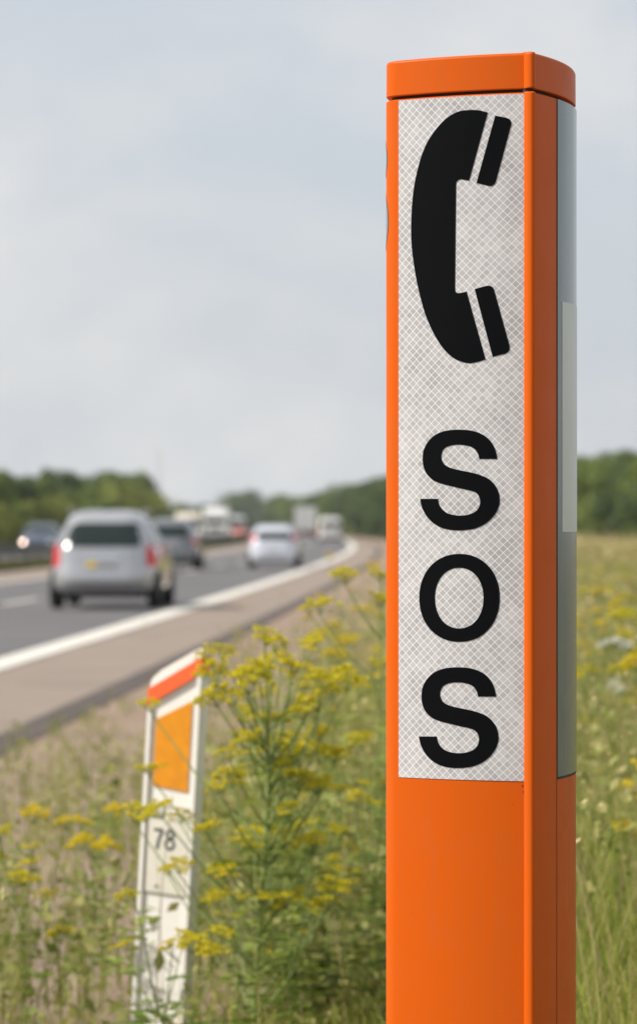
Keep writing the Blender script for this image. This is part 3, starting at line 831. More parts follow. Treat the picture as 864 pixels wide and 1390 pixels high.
def make_van(name, label, loc, rz, pm, H=2.1, W=1.9, Lg=4.9, rear_view=True):
    t = thing(name, label, 'van', loc, rz)
    hw = W / 2
    rows = [(.22, .1, Lg - .15, hw * .93), (.30, .02, Lg - .02, hw * .985), (.5, 0, Lg, hw), (.8, 0, Lg - .05, hw), (1.0, .01, Lg - .35, hw * .995), (1.12, .015, Lg - .75, hw * .98), (1.3, .02, Lg - 1.0, hw * .965), (H * .78, .04, Lg - 1.45, hw * .94), (H * .90, .06, Lg - 1.7, hw * .91), (H * .965, .10, Lg - 1.85, hw * .86), (H, .25, Lg - 2.1, hw * .72)]
    sh = Shell(rows, 9.0); sh.body(pm, t)
    for s_ in (-1, 1):
        e = (lambda q: (.05, hw * .78)) if s_ > 0 else (lambda q: (-hw * .78, -.05))
        sh.patch('rear_window', 'rear', H * .58, H * .80, e, glass_m, t)
        e2 = (lambda q: (hw * .86, hw * .96)) if s_ > 0 else (lambda q: (-hw * .96, -hw * .86))
        sh.patch('tail_light', 'rear', .75, 1.15, e2, red_l, t, nx=3)
        e3 = (lambda q: (hw * .58, hw * .9)) if s_ > 0 else (lambda q: (-hw * .9, -hw * .58))
        sh.patch('headlight', 'front', .68, .9, e3, clear_l, t)
        sh.patch('side_window', 'right' if s_ > 0 else 'left', 1.2, H * .8, lambda q: (Lg - 2.3, Lg - 1.35 - .45 * q), glass_m, t)
        for y in (.85, Lg - .95): wheel(t, s_ * (hw - .10), y, .34, s_, .22)
        bmm = bmesh.new(); add_box(bmm, (s_ * (hw + .12), Lg - 1.35, 1.25), (.16, .12, .26), .03); bm_obj('wing_mirror', bmm, blk, t)
    sh.patch('windscreen', 'front', 1.15, H * .82, lambda q: (-hw * .84, hw * .84), glass_m, t)
    sh.patch('grille', 'front', .55, .68, lambda q: (-hw * .5, hw * .5), blk, t)
    sh.patch('rear_bumper', 'rear', .26, .46, lambda q: (-hw * .93, hw * .93), blk, t, off=.07, nx=10, nz=3)
    sh.patch('door_seam', 'rear', .5, H * .9, lambda q: (-.012, .012), blk, t, off=.006, nx=1, nz=4)
    box('underbody', (0, Lg / 2, .28), (W * .8, Lg * .8, .14), blk, t)
    return t
make_van('delivery_van', 'white van driving away near the bend, right of a taller lorry', place_vehicle(448, 310), -heading(310), whitepaint, 2.15, 2.0)
make_van('delivery_van', 'cream oncoming van behind the guardrail, left of a white truck', place_vehicle(258, 262), PI - heading(262), creampaint, 2.35, 2.0)
make_van('delivery_van', 'grey oncoming van right of the white truck, above the orange red car', place_vehicle(322, 440), PI - heading(440), mat('light grey van paint', (.42, .44, .43), .4, coat=.4), 2.7, 2.1)

def make_lorry(label, loc, rz, H=3.6, W=2.5, Lb=7.0, box_m=whitepaint, cab_m=whitepaint):
    """cargo box with its rear at y = 0 and the cab in front"""
    t = thing('lorry', label, 'lorry', loc, rz)
    hw = W / 2
    cb = box('cargo_box', (0, Lb / 2, (H + 1.0) / 2), (W, Lb, H - 1.0), box_m, t, .04)
    box('door_seam', (0, -.006, (H + 1) / 2), (.04, .012, H - 1.2), blk, cb)
    for s_ in (-1, 1):
        box('door_hinge_post', (s_ * (hw - .05), -.008, (H + 1) / 2), (.06, .016, H - 1.1), mat('grey steel', (.3, .3, .31), .5, metal=.5), cb)
        box('tail_light', (s_ * (hw - .28), -.02, .82), (.42, .06, .14), red_l, t, .01)
        for y in (1.3, Lb + 1.0): wheel(t, s_ * (hw - .17), y, .48, s_, .30)
        box('mud_flap', (s_ * (hw - .35), .55, .45), (.5, .02, .45), blk, t)
        bmm = bmesh.new(); add_box(bmm, (s_ * (hw + .12), Lb + 2.1, 2.0), (.18, .12, .5), .03); bm_obj('wing_mirror', bmm, blk, t)
        box('headlight', (s_ * (hw - .35), Lb + 2.32, .75), (.42, .06, .2), clear_l, t, .02)
    box('chassis', (0, Lb / 2 + .8, .86), (.9, Lb + 1.6, .22), blk, t)
    box('underrun_bar', (0, .02, .55), (W * .92, .1, .14), mat('red white bar', (.45, .1, .08), .5), t, .01)
    y0 = Lb + .25; y1 = Lb + 2.3; hc = min(H - .4, 2.75)
    prism('cab', [(y0, .5), (y1, .5), (y1 + .02, 1.3), (y1 - .12, 1.55), (y1 - .32, hc - .2), (y1 - .5, hc), (y0, hc)], -hw * .96, hw * .96, cab_m, t)
    # windscreen lies on the sloping cab front
    prism('windscreen', [(y1 - .115, 1.58), (y1 - .125 + .012 + .0, 1.58), (y1 - .30, hc - .32), (y1 - .325, hc - .32)], -hw * .84, hw * .84, glass_m, t)
    prism('grille', [(y1 + .0, .95), (y1 + .03, .95), (y1 + .035, 1.32), (y1 + .0, 1.32)], -hw * .55, hw * .55, blk, t)
    prism('front_bumper', [(y1 - .1, .35), (y1 + .08, .35), (y1 + .08, .62), (y1 - .1, .62)], -hw * .97, hw * .97, mat('grey bumper', (.25, .25, .25), .5), t)
    for s_ in (-1, 1):
        xs = s_ * hw * .96
        prism('side_window', [(y0 + .7, 1.6), (y1 - .25, 1.6), (y1 - .45, hc - .3), (y0 + .7, hc - .3)], xs, xs + s_ * .008, glass_m, t)
    # wind deflector on the cab roof
    prism('roof_deflector', [(y1 - .7, hc), (y1 - .85, hc + .25), (y0 + .1, min(H, hc + .75)), (y0 + .1, hc)], -hw * .85, hw * .85, cab_m, t)
    return t
make_lorry('tall white box lorry driving away at the bend, seen from behind', place_vehicle(414, 413), -heading(413))
make_lorry('white oncoming truck with a dark windscreen behind the guardrail', (place_vehicle(292, 340)[0], 349.6, .018), PI - heading(340), H=3.15, W=2.35)

# ------------------------------------------------------------------ guardrail
steel = mat('dull galvanised steel', (.055, .058, .055), .6, metal=.1, var=.12, scale=3)
def guardrail(label, off, y0, y1, step):
    t = thing('guardrail', label, 'guardrail', (road_pt(y0, off), y0, 0))
    ox, oy = t.location.x, t.location.y
    prof = [(0, .43), (.05, .47), (.05, .53), (.0, .57), (0, .61), (.05, .65), (.05, .71), (0, .75), (-.012, .75), (.036, .705), (.036, .655), (-.012, .615), (-.012, .565), (.036, .525), (.036, .475), (-.012, .43)]
    ys = np.arange(y0, y1 + .1, 4.0); V, Q = [], []
    n = len(prof)
    for y in ys:
        for (a, z) in prof: V.append((road_pt(y, off) + a - ox, y - oy, z + .0))
    for i in range(len(ys) - 1):
        for j in range(n): Q.append((i * n + j, i * n + (j + 1) % n, (i + 1) * n + (j + 1) % n, (i + 1) * n + j))
    mesh('rail', V, Q, steel, t)
    bm = bmesh.new(); add_box(bm, (0, 0, .36), (.10, .06, .76), .006)
    first = bm_obj('rail_post', bm, steel, t); k = 0
    y = y0 + 1
    while y < y1:
        o = first if k == 0 else first.copy()
        if k: C.objects.link(o); o.parent = t
        o.location = (road_pt(y, off) - .075 - ox, y - oy, 0)
        k += 1; y += step
    return t
guardrail('long dark steel guardrail along the grassy median', 9.4, 40, 420, 4.2)

# thin mast on the skyline
ms = thing('lattice_mast', 'thin grey mast rising above the trees on the skyline', 'mast', (P(217, 712, 760).x, 760, 0))
V_, Q_ = tube_arrays([(0, 0, 0), (0, 0, 8), (0, 0, 17)], [.16, .12, .08], 8); mesh('mast_pole', V_, Q_, mat('mast grey', (.35, .36, .37), .5), ms, True)
box('mast_head', (0, 0, 17), (.9, .2, .25), MATS['mast grey'], ms, .03)
for k in range(6): box('mast_rung', (0, 0, 3 + 2.2 * k), (.5, .06, .06), MATS['mast grey'], ms)

# ------------------------------------------------------------------ trees
leaf_dark = foliage('dark oak leaves', [(.022, .045, .009), (.055, .095, .014), (.11, .16, .025)], .1, pscale=.35)
leaf_mid = foliage('mid green leaves', [(.06, .095, .010), (.12, .175, .018), (.23, .27, .035)], .12, pscale=.35)
leaf_light = foliage('yellow green scrub leaves', [(.12, .15, .018), (.22, .25, .03), (.33, .32, .05)], .15, pscale=.5)
bark = mat('bark', (.09, .07, .05), .9, var=.3, scale=12, bump=.4, bscale=40)
def leaf_quads(cen, size, nrm=None, rng=RNG):
    n = len(cen)
    a = rng.normal(size=(n, 3))
    if nrm is not None:                       # leaves face roughly along nrm
        nn = nrm + rng.normal(0, .45, (n, 3)); nn /= np.linalg.norm(nn, axis=1)[:, None]
        a -= nn * (a * nn).sum(1)[:, None]
    a /= np.linalg.norm(a, axis=1)[:, None]
    b_ = np.cross(nn, a) if nrm is not None else rng.normal(size=(n, 3)); b_ = b_ - a * (a * b_).sum(1)[:, None]; b_ /= np.linalg.norm(b_, axis=1)[:, None]
    s = size[:, None] if hasattr(size, '__len__') else size
    V = np.stack([cen - a * s, cen - b_ * s * .5, cen + a * s, cen + b_ * s * .5], 1).reshape(-1, 3)
    Q = np.arange(n * 4).reshape(n, 4)
    return V, Q
def crown_mesh(seed, H, Wd, n, leaf, base=.18, lobes=16):
    r = np.random.default_rng(seed)
    cs = []
    for i in range(lobes):
        t = (i + .5) / lobes
        z = H * (base + (.93 - base) * t)
        prof = math.sin(PI * min(1, .22 + .72 * t)) ** .7
        a = r.uniform(0, 2 * PI); rad = Wd / 2 * prof * r.uniform(.25, .75)
        cs.append((rad * math.cos(a), rad * math.sin(a), z, Wd * r.uniform(.16, .28) * (.7 + .5 * prof)))
    P_ = []; D_ = []
    for i in range(n):
        c = cs[r.integers(len(cs))]
        d = r.normal(size=3); d /= np.linalg.norm(d); q = r.random() ** .3; D_.append(d + np.array((0, 0, .25)))
        P_.append((c[0] + d[0] * c[3] * q, c[1] + d[1] * c[3] * q, max(.15, c[2] + d[2] * c[3] * q * .85)))
    P_ = np.array(P_)
    V, Q = leaf_quads(P_, leaf * r.uniform(.6, 1.4, n), nrm=np.array(D_), rng=r)
    return V, Q, cs
def make_tree(seed, H, Wd, leafm, n, leaf, base, name, label, group, lobes=16):
    t = thing(name, label, 'tree' if 'tree' in name else 'bush', (0, 0, 0), 0, group)
    V, Q, cs = crown_mesh(seed, H, Wd, n, leaf, base, lobes)
    npmesh('crown', V, Q, leafm, t)
    VV, QQ = [], []
    def addt(pts, rads):
        v, q = tube_arrays(pts, rads, 7); o_ = len(VV); VV.extend(v); QQ.extend([tuple(i + o_ for i in f) for f in q])
    addt([(0, 0, -.1), (.03 * H * .2, 0, H * .25), (0, .02 * H, H * .5), (0, 0, H * .8)], [H * .028, H * .021, H * .015, H * .005])
    for c in cs[:10]:
        z0 = c[2] * .55; addt([(0, 0, z0), (c[0] * .5, c[1] * .5, (z0 + c[2]) / 2), (c[0], c[1], c[2])], [H * .010, H * .007, H * .003])
    mesh('trunk', VV, QQ, bark, t, True)
    return t
def copy_thing(o, loc, rz, scale, label=None):
    r_ = o.copy(); C.objects.link(r_); r_.location = loc; r_.rotation_euler = (0, 0, rz); r_.scale = scale
    if label: r_['label'] = label
    for ch in list(o.children):
        c = ch.copy(); C.objects.link(c); c.parent = r_
        for g_ in ch.children:
            d = g_.copy(); C.objects.link(d); d.parent = c
    return r_
used = {}
def put(proto, loc, rz, s, label=None):
    sc_ = (s[0], s[0], s[1])
    if proto.name not in used:
        used[proto.name] = 1; proto.location = loc; proto.rotation_euler = (0, 0, rz); proto.scale = sc_
        if label: proto['label'] = label
        return proto
    return copy_thing(proto, loc, rz, sc_, label)
rt = random.Random(5)
# skyline read off the photo: (px, py of the tree tops)
def skyline(px, pts): return float(np.interp(px, [p[0] for p in pts], [p[1] for p in pts]))
# right: the long edge of a wood beyond the field
GR = 'trees along the edge of the wood beyond the field'
LR = 'dark leafy tree in the wood edge on the right beyond the grass field'
pr = [make_tree(20 + i, 6.5, 6.0, (leaf_dark, leaf_mid, leaf_dark, leaf_dark)[i], 5200, .17, .05, 'tree', LR, GR) for i in range(4)]
SK_R = [(360, 684), (400, 671), (440, 667), (480, 660), (520, 648), (600, 634), (700, 628), (780, 618), (800, 628), (830, 618), (864, 620), (1000, 610), (1100, 606)]
px = 372
k = 0
while px < 1080:
    for row in range(2):
        q = px + rt.uniform(-6, 6) + row * 6
        Yd = float(np.interp(q, [370, 440, 520, 650, 864, 1080], [880, 640, 400, 320, 265, 215])) * (1 + .10 * row)
        top = skyline(q, SK_R) + rt.uniform(-5, 7) + (0 if row else 4)
        Hn = CAMZ + (HOR - top) / F * Yd
        X = (q - 432) / F * Yd
        put(pr[rt.randrange(4)], (X, Yd, 0), rt.uniform(0, 6.28), (Hn / 6.5 * rt.uniform(.9, 1.15), Hn / 6.3))
        k += 1
    px += 600 * 5.0 / Yd * (F / 5000) * .42 + 14
print('right trees', k)
GL = 'trees behind the far carriageway'
LL = 'green tree in the belt behind the far carriageway on the left'
plt_ = [make_tree(40 + i, 5, 4.6, (leaf_mid, leaf_dark, leaf_mid)[i], 4200, .15, .04, 'tree', LL, GL) for i in range(3)]
SK_L = [(-200, 640), (-60, 650), (0, 642), (30, 648), (50, 650), (70, 642), (100, 646), (118, 655), (140, 640), (170, 645), (200, 652), (214, 660), (222, 690)]
px = -170
while px < 208:
    for row in range(2):
        q = px + rt.uniform(-5, 5)
        Yd = float(np.interp(q, [-170, 0, 215], [215, 255, 420])) * (1 + .06 * row)
        top = skyline(q, SK_L) + rt.uniform(-4, 5) + (0 if row else 8)
        Hn = CAMZ + (HOR - top) / F * Yd
        put(plt_[rt.randrange(3)], ((q - 432) / F * Yd, Yd, 0), rt.uniform(0, 6.28), (Hn / 5 * rt.uniform(.9, 1.1), Hn / 4.85))
    px += 24
GB = 'low bushes in front of the far tree belt'
LB = 'low yellow green bush in front of the tree belt on the left'
pb = [make_tree(60 + i, 2.6, 3.4, (leaf_light, leaf_mid)[i], 2600, .12, .0, 'bush', LB, GB, 12) for i in range(2)]
px = -150
while px < 212:
    Yd = float(np.interp(px, [-170, 0, 215], [205, 240, 395]))
    top = float(np.interp(px, [-150, 0, 60, 110, 160, 215], [700, 695, 683, 672, 666, 676])) + rt.uniform(-4, 4)
    Hn = CAMZ + (HOR - top) / F * Yd
    put(pb[0 if rt.random() < .7 else 1], ((px - 432) / F * Yd, Yd, 0), rt.uniform(0, 6.28), (Hn / 2.6 * 1.15, Hn / 2.5))
    px += 22
GD = 'far trees at the end of the road'
LD = 'small dark tree on the hazy skyline at the end of the road'
pd = [make_tree(80 + i, 9, 10, leaf_dark, 2200, .34, .04, 'tree', LD, GD) for i in range(2)]
for q, top in ((226, 690), (240, 688), (256, 686), (272, 687), (288, 686), (303, 680), (316, 672), (328, 668), (340, 674), (352, 683), (362, 684), (376, 677), (392, 673), (408, 680)):
    Yd = 1150 + rt.uniform(-60, 120)
    Hn = CAMZ + (HOR - top) / F * Yd
    put(pd[rt.randrange(2)], ((q - 432) / F * Yd, Yd, 0), rt.uniform(0, 6.28), (Hn / 9 * 1.3, Hn / 8.7))

# ------------------------------------------------------------------ grass and weeds
def blades(n, xs, ys, hmin, hmax, wd, rng, lean=.35, seg=3):
    """bent tapering blades as quads; arrays xs, ys are the roots"""
    ang = rng.uniform(0, 2 * PI, n); h_ = rng.uniform(hmin, hmax, n); l = h_ * rng.uniform(.05, lean, n)
    dx, dy = np.cos(ang), np.sin(ang)
    wa = rng.uniform(0, PI, n); wx, wy = np.cos(wa), np.sin(wa) * .4
    wdt = wd * rng.uniform(.6, 1.4, n)
    rows = []
    for s in range(seg + 1):
        t = s / seg; f = t ** 2
        cx = xs + dx * l * f; cy = ys + dy * l * f; cz = h_ * (t - .12 * f)
        ww = wdt * (1 - t * .8) / 2
        rows.append(np.stack([cx - wx * ww, cy - wy * ww, cz], 1)); rows.append(np.stack([cx + wx * ww, cy + wy * ww, cz], 1))
    V = np.stack(rows, 1).reshape(-1, 3)
    k = 2 * (seg + 1); b0 = np.arange(n)[:, None] * k
    Q = np.concatenate([b0 + np.array([[2*s, 2*s+1, 2*s+3, 2*s+2]]) for s in range(seg)], 0)
    return V, Q
def scatter(n, y0, y1, fx0, fx1, rng, p=1.0):
    """roots with density falling with distance; fx(y) give the x limits"""
    u = rng.random(n); y = y0 * (y1 / y0) ** (u ** p)
    a = fx0(y); b_ = fx1(y)
    x = a + (b_ - a) * rng.random(n)
    return x, y
vroad = np.vectorize(road_x)
grass_m = foliage('verge grass blades', [(.12, .20, .02), (.23, .31, .035), (.38, .40, .07), (.56, .47, .17)], .3, pscale=.7)
straw_m = foliage('dry seed stalks', [(.48, .37, .18), (.58, .46, .24), (.36, .32, .10)], .3, pscale=.9)
weed_m = foliage('weed leaves', [(.17, .21, .04), (.30, .32, .08), (.45, .40, .16)], .35, pscale=1.4)
edge = lambda y: vroad(y) + 3.3 + .35 * np.sin(y * .7) + .25 * np.sin(y * 1.9)
rg = np.random.default_rng(3)
xl = lambda y: np.maximum(edge(y), -.16 * y - 1)
xr = lambda y: .16 * y + 1.2
def zone(x, y):
    """0..1 height and density factor: bare gravel edge rises to full verge; short growth near the posts"""
    f = np.clip((x - edge(y)) / (1.1 + .012 * y), 0, 1)
    near = np.where(x > CEN[0] + .05, np.clip((y - 6.6) / 2.2, 0, 1), np.clip((y - 8.6) / 3.0, 0, 1))
    return f, near
def clear_posts(x, y):
    return ((np.abs(x - CEN[0]) > .16) | (np.abs(y - CEN[1]) > .16)) & ((np.abs(x + .46) > .14) | (np.abs(y - 9.3) > .14))
parts_ = []
for (n, y0, y1, h0, h1, wd) in ((46000, 4.2, 14, .35, .80, .006), (52000, 14, 45, .35, .75, .011), (32000, 45, 130, .3, .7, .03), (22000, 130, 420, .3, .8, .08)):
    x, y = scatter(n, y0, y1, xl, xr, rg)
    f, near = zone(x, y)
    keep = clear_posts(x, y) & (rg.random(len(x)) < .12 + .88 * f ** 1.3) & (x > edge(y) - .2)
    x, y, f, near = x[keep], y[keep], f[keep], near[keep]
    V, Q = blades(len(x), x, y, h0, h1, wd, rg)
    sc_h = (.25 + .75 * f) * (.30 + .70 * near)
    V[:, 2] *= np.repeat(sc_h, 8)
    parts_.append((V, Q))
def join(parts):
    Vs, Qs, o = [], [], 0
    for V, Q in parts: Vs.append(V); Qs.append(Q + o); o += len(V)
    return np.concatenate(Vs), np.concatenate(Qs)
V, Q = join(parts_); g_o = npmesh('grass', V, Q, grass_m); g_o['kind'] = 'stuff'
parts_ = []
for (n, y0, y1, wd) in ((6500, 6, 20, .004), (5500, 20, 80, .012), (4500, 80, 300, .04)):
    x, y = scatter(n, y0, y1, xl, xr, rg); f, near = zone(x, y); keep = clear_posts(x, y) & (rg.random(len(x)) < f * near)
    x, y = x[keep], y[keep]
    parts_.append(blades(len(x), x, y, .55, 1.05, wd, rg, .25))
    # seed heads: little leaf clumps at the tips
    hh = rg.uniform(.6, 1.0, len(x)); cen = np.stack([x + rg.normal(0, .05, len(x)), y, hh], 1)
    parts_.append(leaf_quads(cen, wd * 1.7 * rg.uniform(.6, 1.6, len(x)), rng=rg))
V, Q = join(parts_); s_o = npmesh('straw_grass', V, Q, straw_m); s_o['kind'] = 'stuff'
# sparse weeds over the gravel on the left, thicker towards the camera
parts_ = []
for (n, y0, y1, ll, off1, h0, h1) in ((250, 7.6, 11, -.13, -1.6, .25, .66), (190, 11, 20, -.13, -1.7, .15, .42), (120, 20, 45, -.1, -1.9, .06, .2)):
    u = rg.random(n); y = y0 + (y1 - y0) * u
    x0 = np.maximum(vroad(y) + 1.75, ll * y); x1 = edge(y) + .2
    x = x0 + np.maximum(0, x1 - x0) * rg.random(n)
    ok_ = (y > 9.5) | (x < -.66) | (x > -.25); x, y = x[ok_], y[ok_]; n = len(x)
    for i in range(n):
        h_ = rg.uniform(h0, h1); m_ = int(8 + h_ * 26)
        t = rg.random(m_)
        lean_ = rg.normal(0, .08, 2)
        cen = np.stack([x[i] + lean_[0] * t + rg.normal(0, .02, m_), y[i] + lean_[1] * t + rg.normal(0, .02, m_), t * h_], 1)
        parts_.append(leaf_quads(cen, rg.uniform(.005, .014, m_) * (1 + y[i] / 30), rng=rg))
    V1, Q1 = blades(n * 3, np.repeat(x, 3) + rg.normal(0, .03, n * 3), np.repeat(y, 3) + rg.normal(0, .03, n * 3), h0, h1, .004 * (1 + y0 / 15), rg)
    parts_.append((V1, Q1))
n = 2400; x, y = scatter(n, 8.8, 60, xl, xr, rg); f, near = zone(x, y)
keep = clear_posts(x, y) & (rg.random(n) < f); x, y = x[keep], y[keep]
for i in range(len(x)):
    h_ = rg.uniform(.25, .75); m_ = int(20 + h_ * 50); t = rg.random(m_) ** .8; sp_ = .05 + .10 * h_
    cen = np.stack([x[i] + rg.normal(0, sp_, m_), y[i] + rg.normal(0, sp_, m_), t * h_], 1)
    parts_.append(leaf_quads(cen, rg.uniform(.010, .026, m_) * (1 + y[i] / 40), rng=rg))
V, Q = join(parts_); w_o = npmesh('weeds', V, Q, weed_m); w_o['kind'] = 'stuff'
# short grass of the median under the guardrail
n = 26000; y = 40 * (420 / 40) ** rg.random(n); off = 8.6 + 3.4 * rg.random(n); x = vroad(y) - off
V, Q = blades(n, x, y, .05, .22, .03, rg, seg=2)
V[:, 0] = V[:, 0]
md = foliage('median grass blades', [(.06, .08, .012), (.10, .11, .02), (.16, .14, .04)], .3)
o = npmesh('median_grass', V, Q, md); o['kind'] = 'stuff'

# ------------------------------------------------------------------ flowering plants
stem_m = mat('green stem', (.19, .25, .06), .55, var=.15, scale=20)
umb_m = foliage('yellow umbel flowers', [(.50, .50, .03), (.78, .68, .03), (.92, .74, .04)], .3, pscale=6)
umb_o = foliage('ochre umbel flowers', [(.80, .62, .03), (.84, .68, .03), (.60, .58, .04)], .3, pscale=6)
wht_m = foliage('white umbel flowers', [(.62, .64, .55), (.75, .76, .68), (.8, .8, .74)], .2, pscale=6)
pleaf = foliage('parsnip leaves', [(.12, .18, .03), (.24, .32, .06), (.42, .46, .12)], .4, pscale=5)
def umbel_data(seed, rays=15, rad=.037, ht=.026):
    r = np.random.default_rng(seed)
    stems, cen, sz_ = [], [], []
    for i in range(rays):
        a = i * 2.39996; q = math.sqrt((i + .5) / rays)
        if i > 3 and r.random() < .18: continue
        q *= r.uniform(.8, 1.25)
        tip = np.array((rad * q * math.cos(a), rad * q * math.sin(a), ht * (1 - .22 * q * q) + r.normal(0, .004)))
        stems.append(tip)
        for j in range(26):
            b_ = r.uniform(0, 2 * PI); s = .0095 * math.sqrt(r.random())
            cen.append(tip + np.array((s * math.cos(b_), s * math.sin(b_), .0035 + r.normal(0, .0012)))); sz_.append(r.uniform(.0024, .0042))
    V1, Q1 = [], []
    for tip in stems:
        v, q = tube_arrays([(0, 0, 0), tuple(tip * .55 + np.array((0, 0, .002))), tuple(tip)], [.0007, .0006, .0005], 4)
        o_ = len(V1); V1 += v; Q1 += [tuple(i + o_ for i in f) for f in q]
    return V1, Q1, np.array(cen), np.array(sz_), r
UMB = {}
def umbel_meshes(seed, fm):
    key = (seed, fm.name)
    if key in UMB: return UMB[key]
    V1, Q1, cen, s, r = umbel_data(seed)
    me1 = bpy.data.meshes.new('umbel_rays'); me1.from_pydata([tuple(v) for v in V1], [], Q1); me1.materials.append(stem_m)
    V, Q = leaf_quads(cen, s, rng=r); V2, Q2 = leaf_quads(cen, s, rng=r)
    V = np.concatenate([V, V2]); Q = np.concatenate([Q, Q2 + len(V) - len(V2)])
    o = npmesh('florets', V, Q, fm); me2 = o.data; bpy.data.objects.remove(o)
    UMB[key] = (me1, me2); return UMB[key]
def make_plant(name, label, base, umbels, fm, seed, group=None, top=None, leaves=26, leaf_h=(.05, .62), stem_r=.0042, dark=None):
    """umbels: (point, diameter). A leaning main stem with branches that end in the umbels"""
    r = random.Random(seed)
    t = thing(name, label, 'wild flower', base, 0, group)
    B = Vector(base)
    tips = sorted(umbels, key=lambda u: -u[0].z)
    main = tips[0][0] - B if top is None else top - B
    VV, QQ = [], []
    def addt(pts, rads, n=6):
        v, q = tube_arrays(pts, rads, n); o_ = len(VV); VV.extend(v); QQ.extend([tuple(i + o_ for i in f) for f in q])
    def stem_at(f):
        s = main * f; return Vector((s.x + .012 * math.sin(f * 6 + seed), s.y, s.z))
    K = 9
    addt([stem_at(i / K) for i in range(K + 1)], [stem_r * (1 - .62 * i / K) for i in range(K + 1)], 7)
    for i, (pt, dia) in enumerate(umbels):
        p = pt - B; sc_ = dia / .085
        foot = p - Vector((0, 0, .030 * sc_))
        if (p - main).length > .02:
            drop = .10 + .55 * math.hypot(p.x - main.x * .8, p.y - main.y * .8)
            f = max(.12, min(.97, (foot.z - drop) / max(main.z, .01)))
            a = stem_at(f)
            mid = a.lerp(foot, .5); mid.z -= .12 * (foot - a).length * .6
            addt([a, a.lerp(mid, .5) - Vector((0, 0, .004)), mid, mid.lerp(foot, .55), foot], [stem_r * .55, stem_r * .5, stem_r * .42, stem_r * .34, stem_r * .28], 5)
        me1, me2 = umbel_meshes(1 + (i + seed) % 7, fm)
        u = bpy.data.objects.new('flower_umbel', me2); C.objects.link(u); u.parent = t
        u.location = foot; u.rotation_euler = (r.uniform(-.5, .5), r.uniform(-.5, .5), r.uniform(0, 6.28)); u.scale = (sc_, sc_, sc_ * r.uniform(.9, 1.5))
        v = bpy.data.objects.new('umbel_rays', me1); C.objects.link(v); v.parent = u
    mesh('stem', VV, QQ, stem_m, t, True)
    # pinnate leaves
    LV, LQ = [], []
    for i in range(leaves):
        f = r.uniform(*leaf_h); a = stem_at(f); ang = r.uniform(0, 2 * PI); ln_ = r.uniform(.09, .20) * (1.15 - f * .7)
        d = Vector((math.cos(ang), math.sin(ang), r.uniform(.15, .6))).normalized(); sdv = d.cross(Vector((0, 0, 1))).normalized()
        for k in range(7):
            q = .25 + .75 * k / 6; c = a + d * ln_ * q - Vector((0, 0, .35 * ln_ * q * q))
            for s_ in (-1, 1):
                lw = ln_ * .30 * (1.15 - q * .6); tip = c + sdv * s_ * lw + d * lw * .5 - Vector((0, 0, lw * .2))
                w1 = d * lw * .22
                o_ = len(LV); LV += [c, c.lerp(tip, .5) + w1, tip, c.lerp(tip, .5) - w1]; LQ.append((o_, o_ + 1, o_ + 2, o_ + 3))
    mesh('leaves', LV, LQ, pleaf, t)
    return t
def U(lst, Y, jit=.12, seed=1):
    r = random.Random(seed)
    return [(P(x, y, Y + r.uniform(-jit, jit)), w_ / F * Y) for x, y, w_ in lst]
YA = 8.9
ra_ = random.Random(77); EXA = [(ra_.uniform(292, 470), ra_.uniform(880, 1230), ra_.uniform(34, 58)) for _ in range(34)]
make_plant('wild_parsnip', 'tallest yellow flowering weed with many umbels, just right of the white marker post', (P(350, 700, YA).x, YA, 0),
    U([(362, 858, 52), (372, 872, 42), (300, 878, 44), (285, 886, 34), (424, 866, 46), (336, 921, 62), (352, 905, 46), (396, 913, 50), (296, 938, 62), (318, 944, 44), (350, 972, 60), (374, 968, 48), (433, 945, 64), (410, 960, 50), (452, 934, 40), (340, 1002, 48), (362, 1008, 36), (433, 1014, 66), (455, 1020, 46), (408, 1026, 48), (314, 1052, 56), (300, 1066, 36), (345, 1128, 66), (372, 1140, 50), (325, 1140, 44), (283, 1120, 44), (411, 1117, 56), (395, 1216, 60), (420, 1224, 44), (204, 954, 36), (204, 1040, 42), (182, 1097, 56), (222, 1090, 62), (245, 1102, 46), (243, 1170, 48), (230, 1178, 34)] + EXA, YA, .2, 3),
    umb_m, 4, leaves=60, leaf_h=(.25, .9), stem_r=.006)
YC = 9.9
make_plant('wild_parsnip', 'slender yellow flowering weed whose stem rises close beside the left edge of the orange post', (P(514, 700, YC).x, YC, 0),
    U([(469, 780, 42), (512, 776, 34), (433, 816, 52), (420, 822, 34), (512, 812, 34), (490, 1002, 44), (481, 1080, 46), (463, 1186, 56), (448, 1178, 40), (505, 900, 30)], YC, .15, 5),
    umb_m, 9, leaves=34, leaf_h=(.2, .82), stem_r=.005)
YD = 9.8
make_plant('wild_parsnip', 'low yellow flowering weed with three flat umbels left of the white marker post', (P(104, 700, YD).x, YD, 0),
    U([(45, 1103, 46), (92, 1110, 46), (108, 1112, 34), (126, 1145, 64), (112, 1142, 40), (158, 1097, 42)], YD, .2, 6), umb_o, 13, leaves=24, leaf_h=(.2, .95))
YE = 9.4
make_plant('wild_parsnip', 'yellow flowering weed at the lower left corner of the verge', (P(48, 700, YE).x, YE, 0),
    U([(30, 1186, 52), (45, 1166, 44), (20, 1196, 36), (44, 1150, 28), (-20, 1150, 50), (83, 1264, 46), (60, 1215, 30), (0, 1130, 40)], YE, .2, 7), umb_m, 17, leaves=26, leaf_h=(.2, .95))
YG = 8.4
make_plant('wild_parsnip', 'short yellow flowering weed in front of the foot of the white marker post', (P(262, 700, YG).x, YG, 0),
    U([(265, 1276, 56), (248, 1268, 44), (290, 1290, 48), (172, 1212, 40), (233, 1284, 40), (300, 1262, 36), (170, 1280, 34)], YG, .1, 8), umb_m, 21, leaves=24, leaf_h=(.3, .98))
YH = 9.4
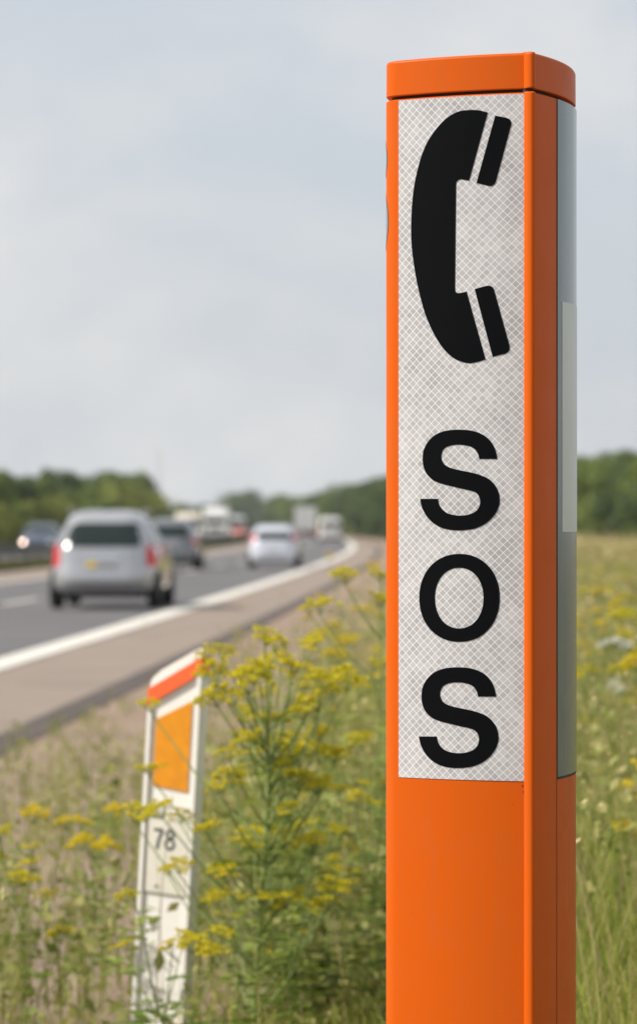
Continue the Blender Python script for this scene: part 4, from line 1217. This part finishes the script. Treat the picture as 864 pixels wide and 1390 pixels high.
make_plant('wild_parsnip', 'yellow flowering weed with two flat umbels right of the orange post', (P(856, 700, YH).x, YH, 0),
    U([(850, 1064, 62), (845, 1128, 48), (880, 1040, 50), (900, 1100, 60)], YH, .1, 9), umb_o, 25, leaves=20, leaf_h=(.3, .95))
YW = 12.5
make_plant('cow_parsley', 'white flowering weed among the grass right of the orange post', (P(842, 700, YW).x, YW, 0),
    U([(838, 868, 34), (822, 872, 26), (852, 876, 32), (835, 925, 24), (845, 935, 24), (884, 860, 40)], YW, .2, 10), wht_m, 27, leaves=20)
# more of the same weed dotted about the verge behind, each a plant of its own
GP = 'yellow flowering weeds scattered over the verge behind'
LP_ = 'small yellow flowering weed in the blurred grass behind the posts'
rp = random.Random(31)
proto = []
for i in range(3):
    r_ = random.Random(90 + i)
    um = [(Vector((r_.uniform(-.2, .2), r_.uniform(-.2, .2), r_.uniform(.6, .95))), r_.uniform(.06, .10)) for _ in range(9)]
    proto.append(make_plant('wild_parsnip', LP_, (0, 0, 0), um, (umb_m, umb_o, umb_m)[i], 40 + i, GP, leaves=16))
cnt = 0
for i in range(400):
    Yp = rp.uniform(9.5, 60); X = rp.uniform(-.10 * Yp, .11 * Yp)
    if X < road_x(Yp) + 3.6 or X / Yp < -.03: continue
    put(proto[rp.randrange(3)], (X, Yp, 0), rp.uniform(0, 6.28), (rp.uniform(.8, 1.2),) * 2)
    cnt += 1
    if cnt >= 42: break
# leafy growth behind the marker and the post, each a plant of its own
GM = 'leafy green weeds between the marker post and the orange post'
LM = 'leafy green weed among the taller flowers between the two posts'
rm = random.Random(51); lp = []
for i in range(3):
    r_ = random.Random(190 + i)
    um = [(Vector((r_.uniform(-.14, .14), r_.uniform(-.14, .14), r_.uniform(.5, .78))), r_.uniform(.03, .05)) for _ in range(5)]
    lp.append(make_plant('leafy_weed', LM, (0, 0, 0), um, umb_m, 60 + i, GM, leaves=70, leaf_h=(.15, .98)))
for i in range(26):
    Yp = rm.uniform(8.3, 11.5); q = rm.uniform(285, 515)
    top = rm.uniform(1010, 1260) if q < 470 else rm.uniform(900, 1150)
    zt_ = CAMZ - (top - HOR) / F * Yp
    put(lp[rm.randrange(3)], ((q - 432) / F * Yp, Yp, 0), rm.uniform(0, 6.28), (max(.5, zt_ / .78), zt_ / .78))

# the warm summer haze that pales the far woods
bmh = bmesh.new(); add_box(bmh, (0, 1400, 19.5), (7000, 3600, 41))
hm = bpy.data.materials.new('summer haze'); hm.use_nodes = True
for n_ in list(hm.node_tree.nodes):
    if n_.type == 'BSDF_PRINCIPLED': hm.node_tree.nodes.remove(n_)
pv = hm.node_tree.nodes.new('ShaderNodeVolumePrincipled'); pv.inputs['Color'].default_value = (.86, .92, 1, 1)
pv.inputs['Density'].default_value = .00011; pv.inputs['Anisotropy'].default_value = .2
hm.node_tree.links.new(pv.outputs[0], hm.node_tree.nodes['Material Output'].inputs['Volume'])
hz = bm_obj('haze', bmh, hm); hz['kind'] = 'stuff'
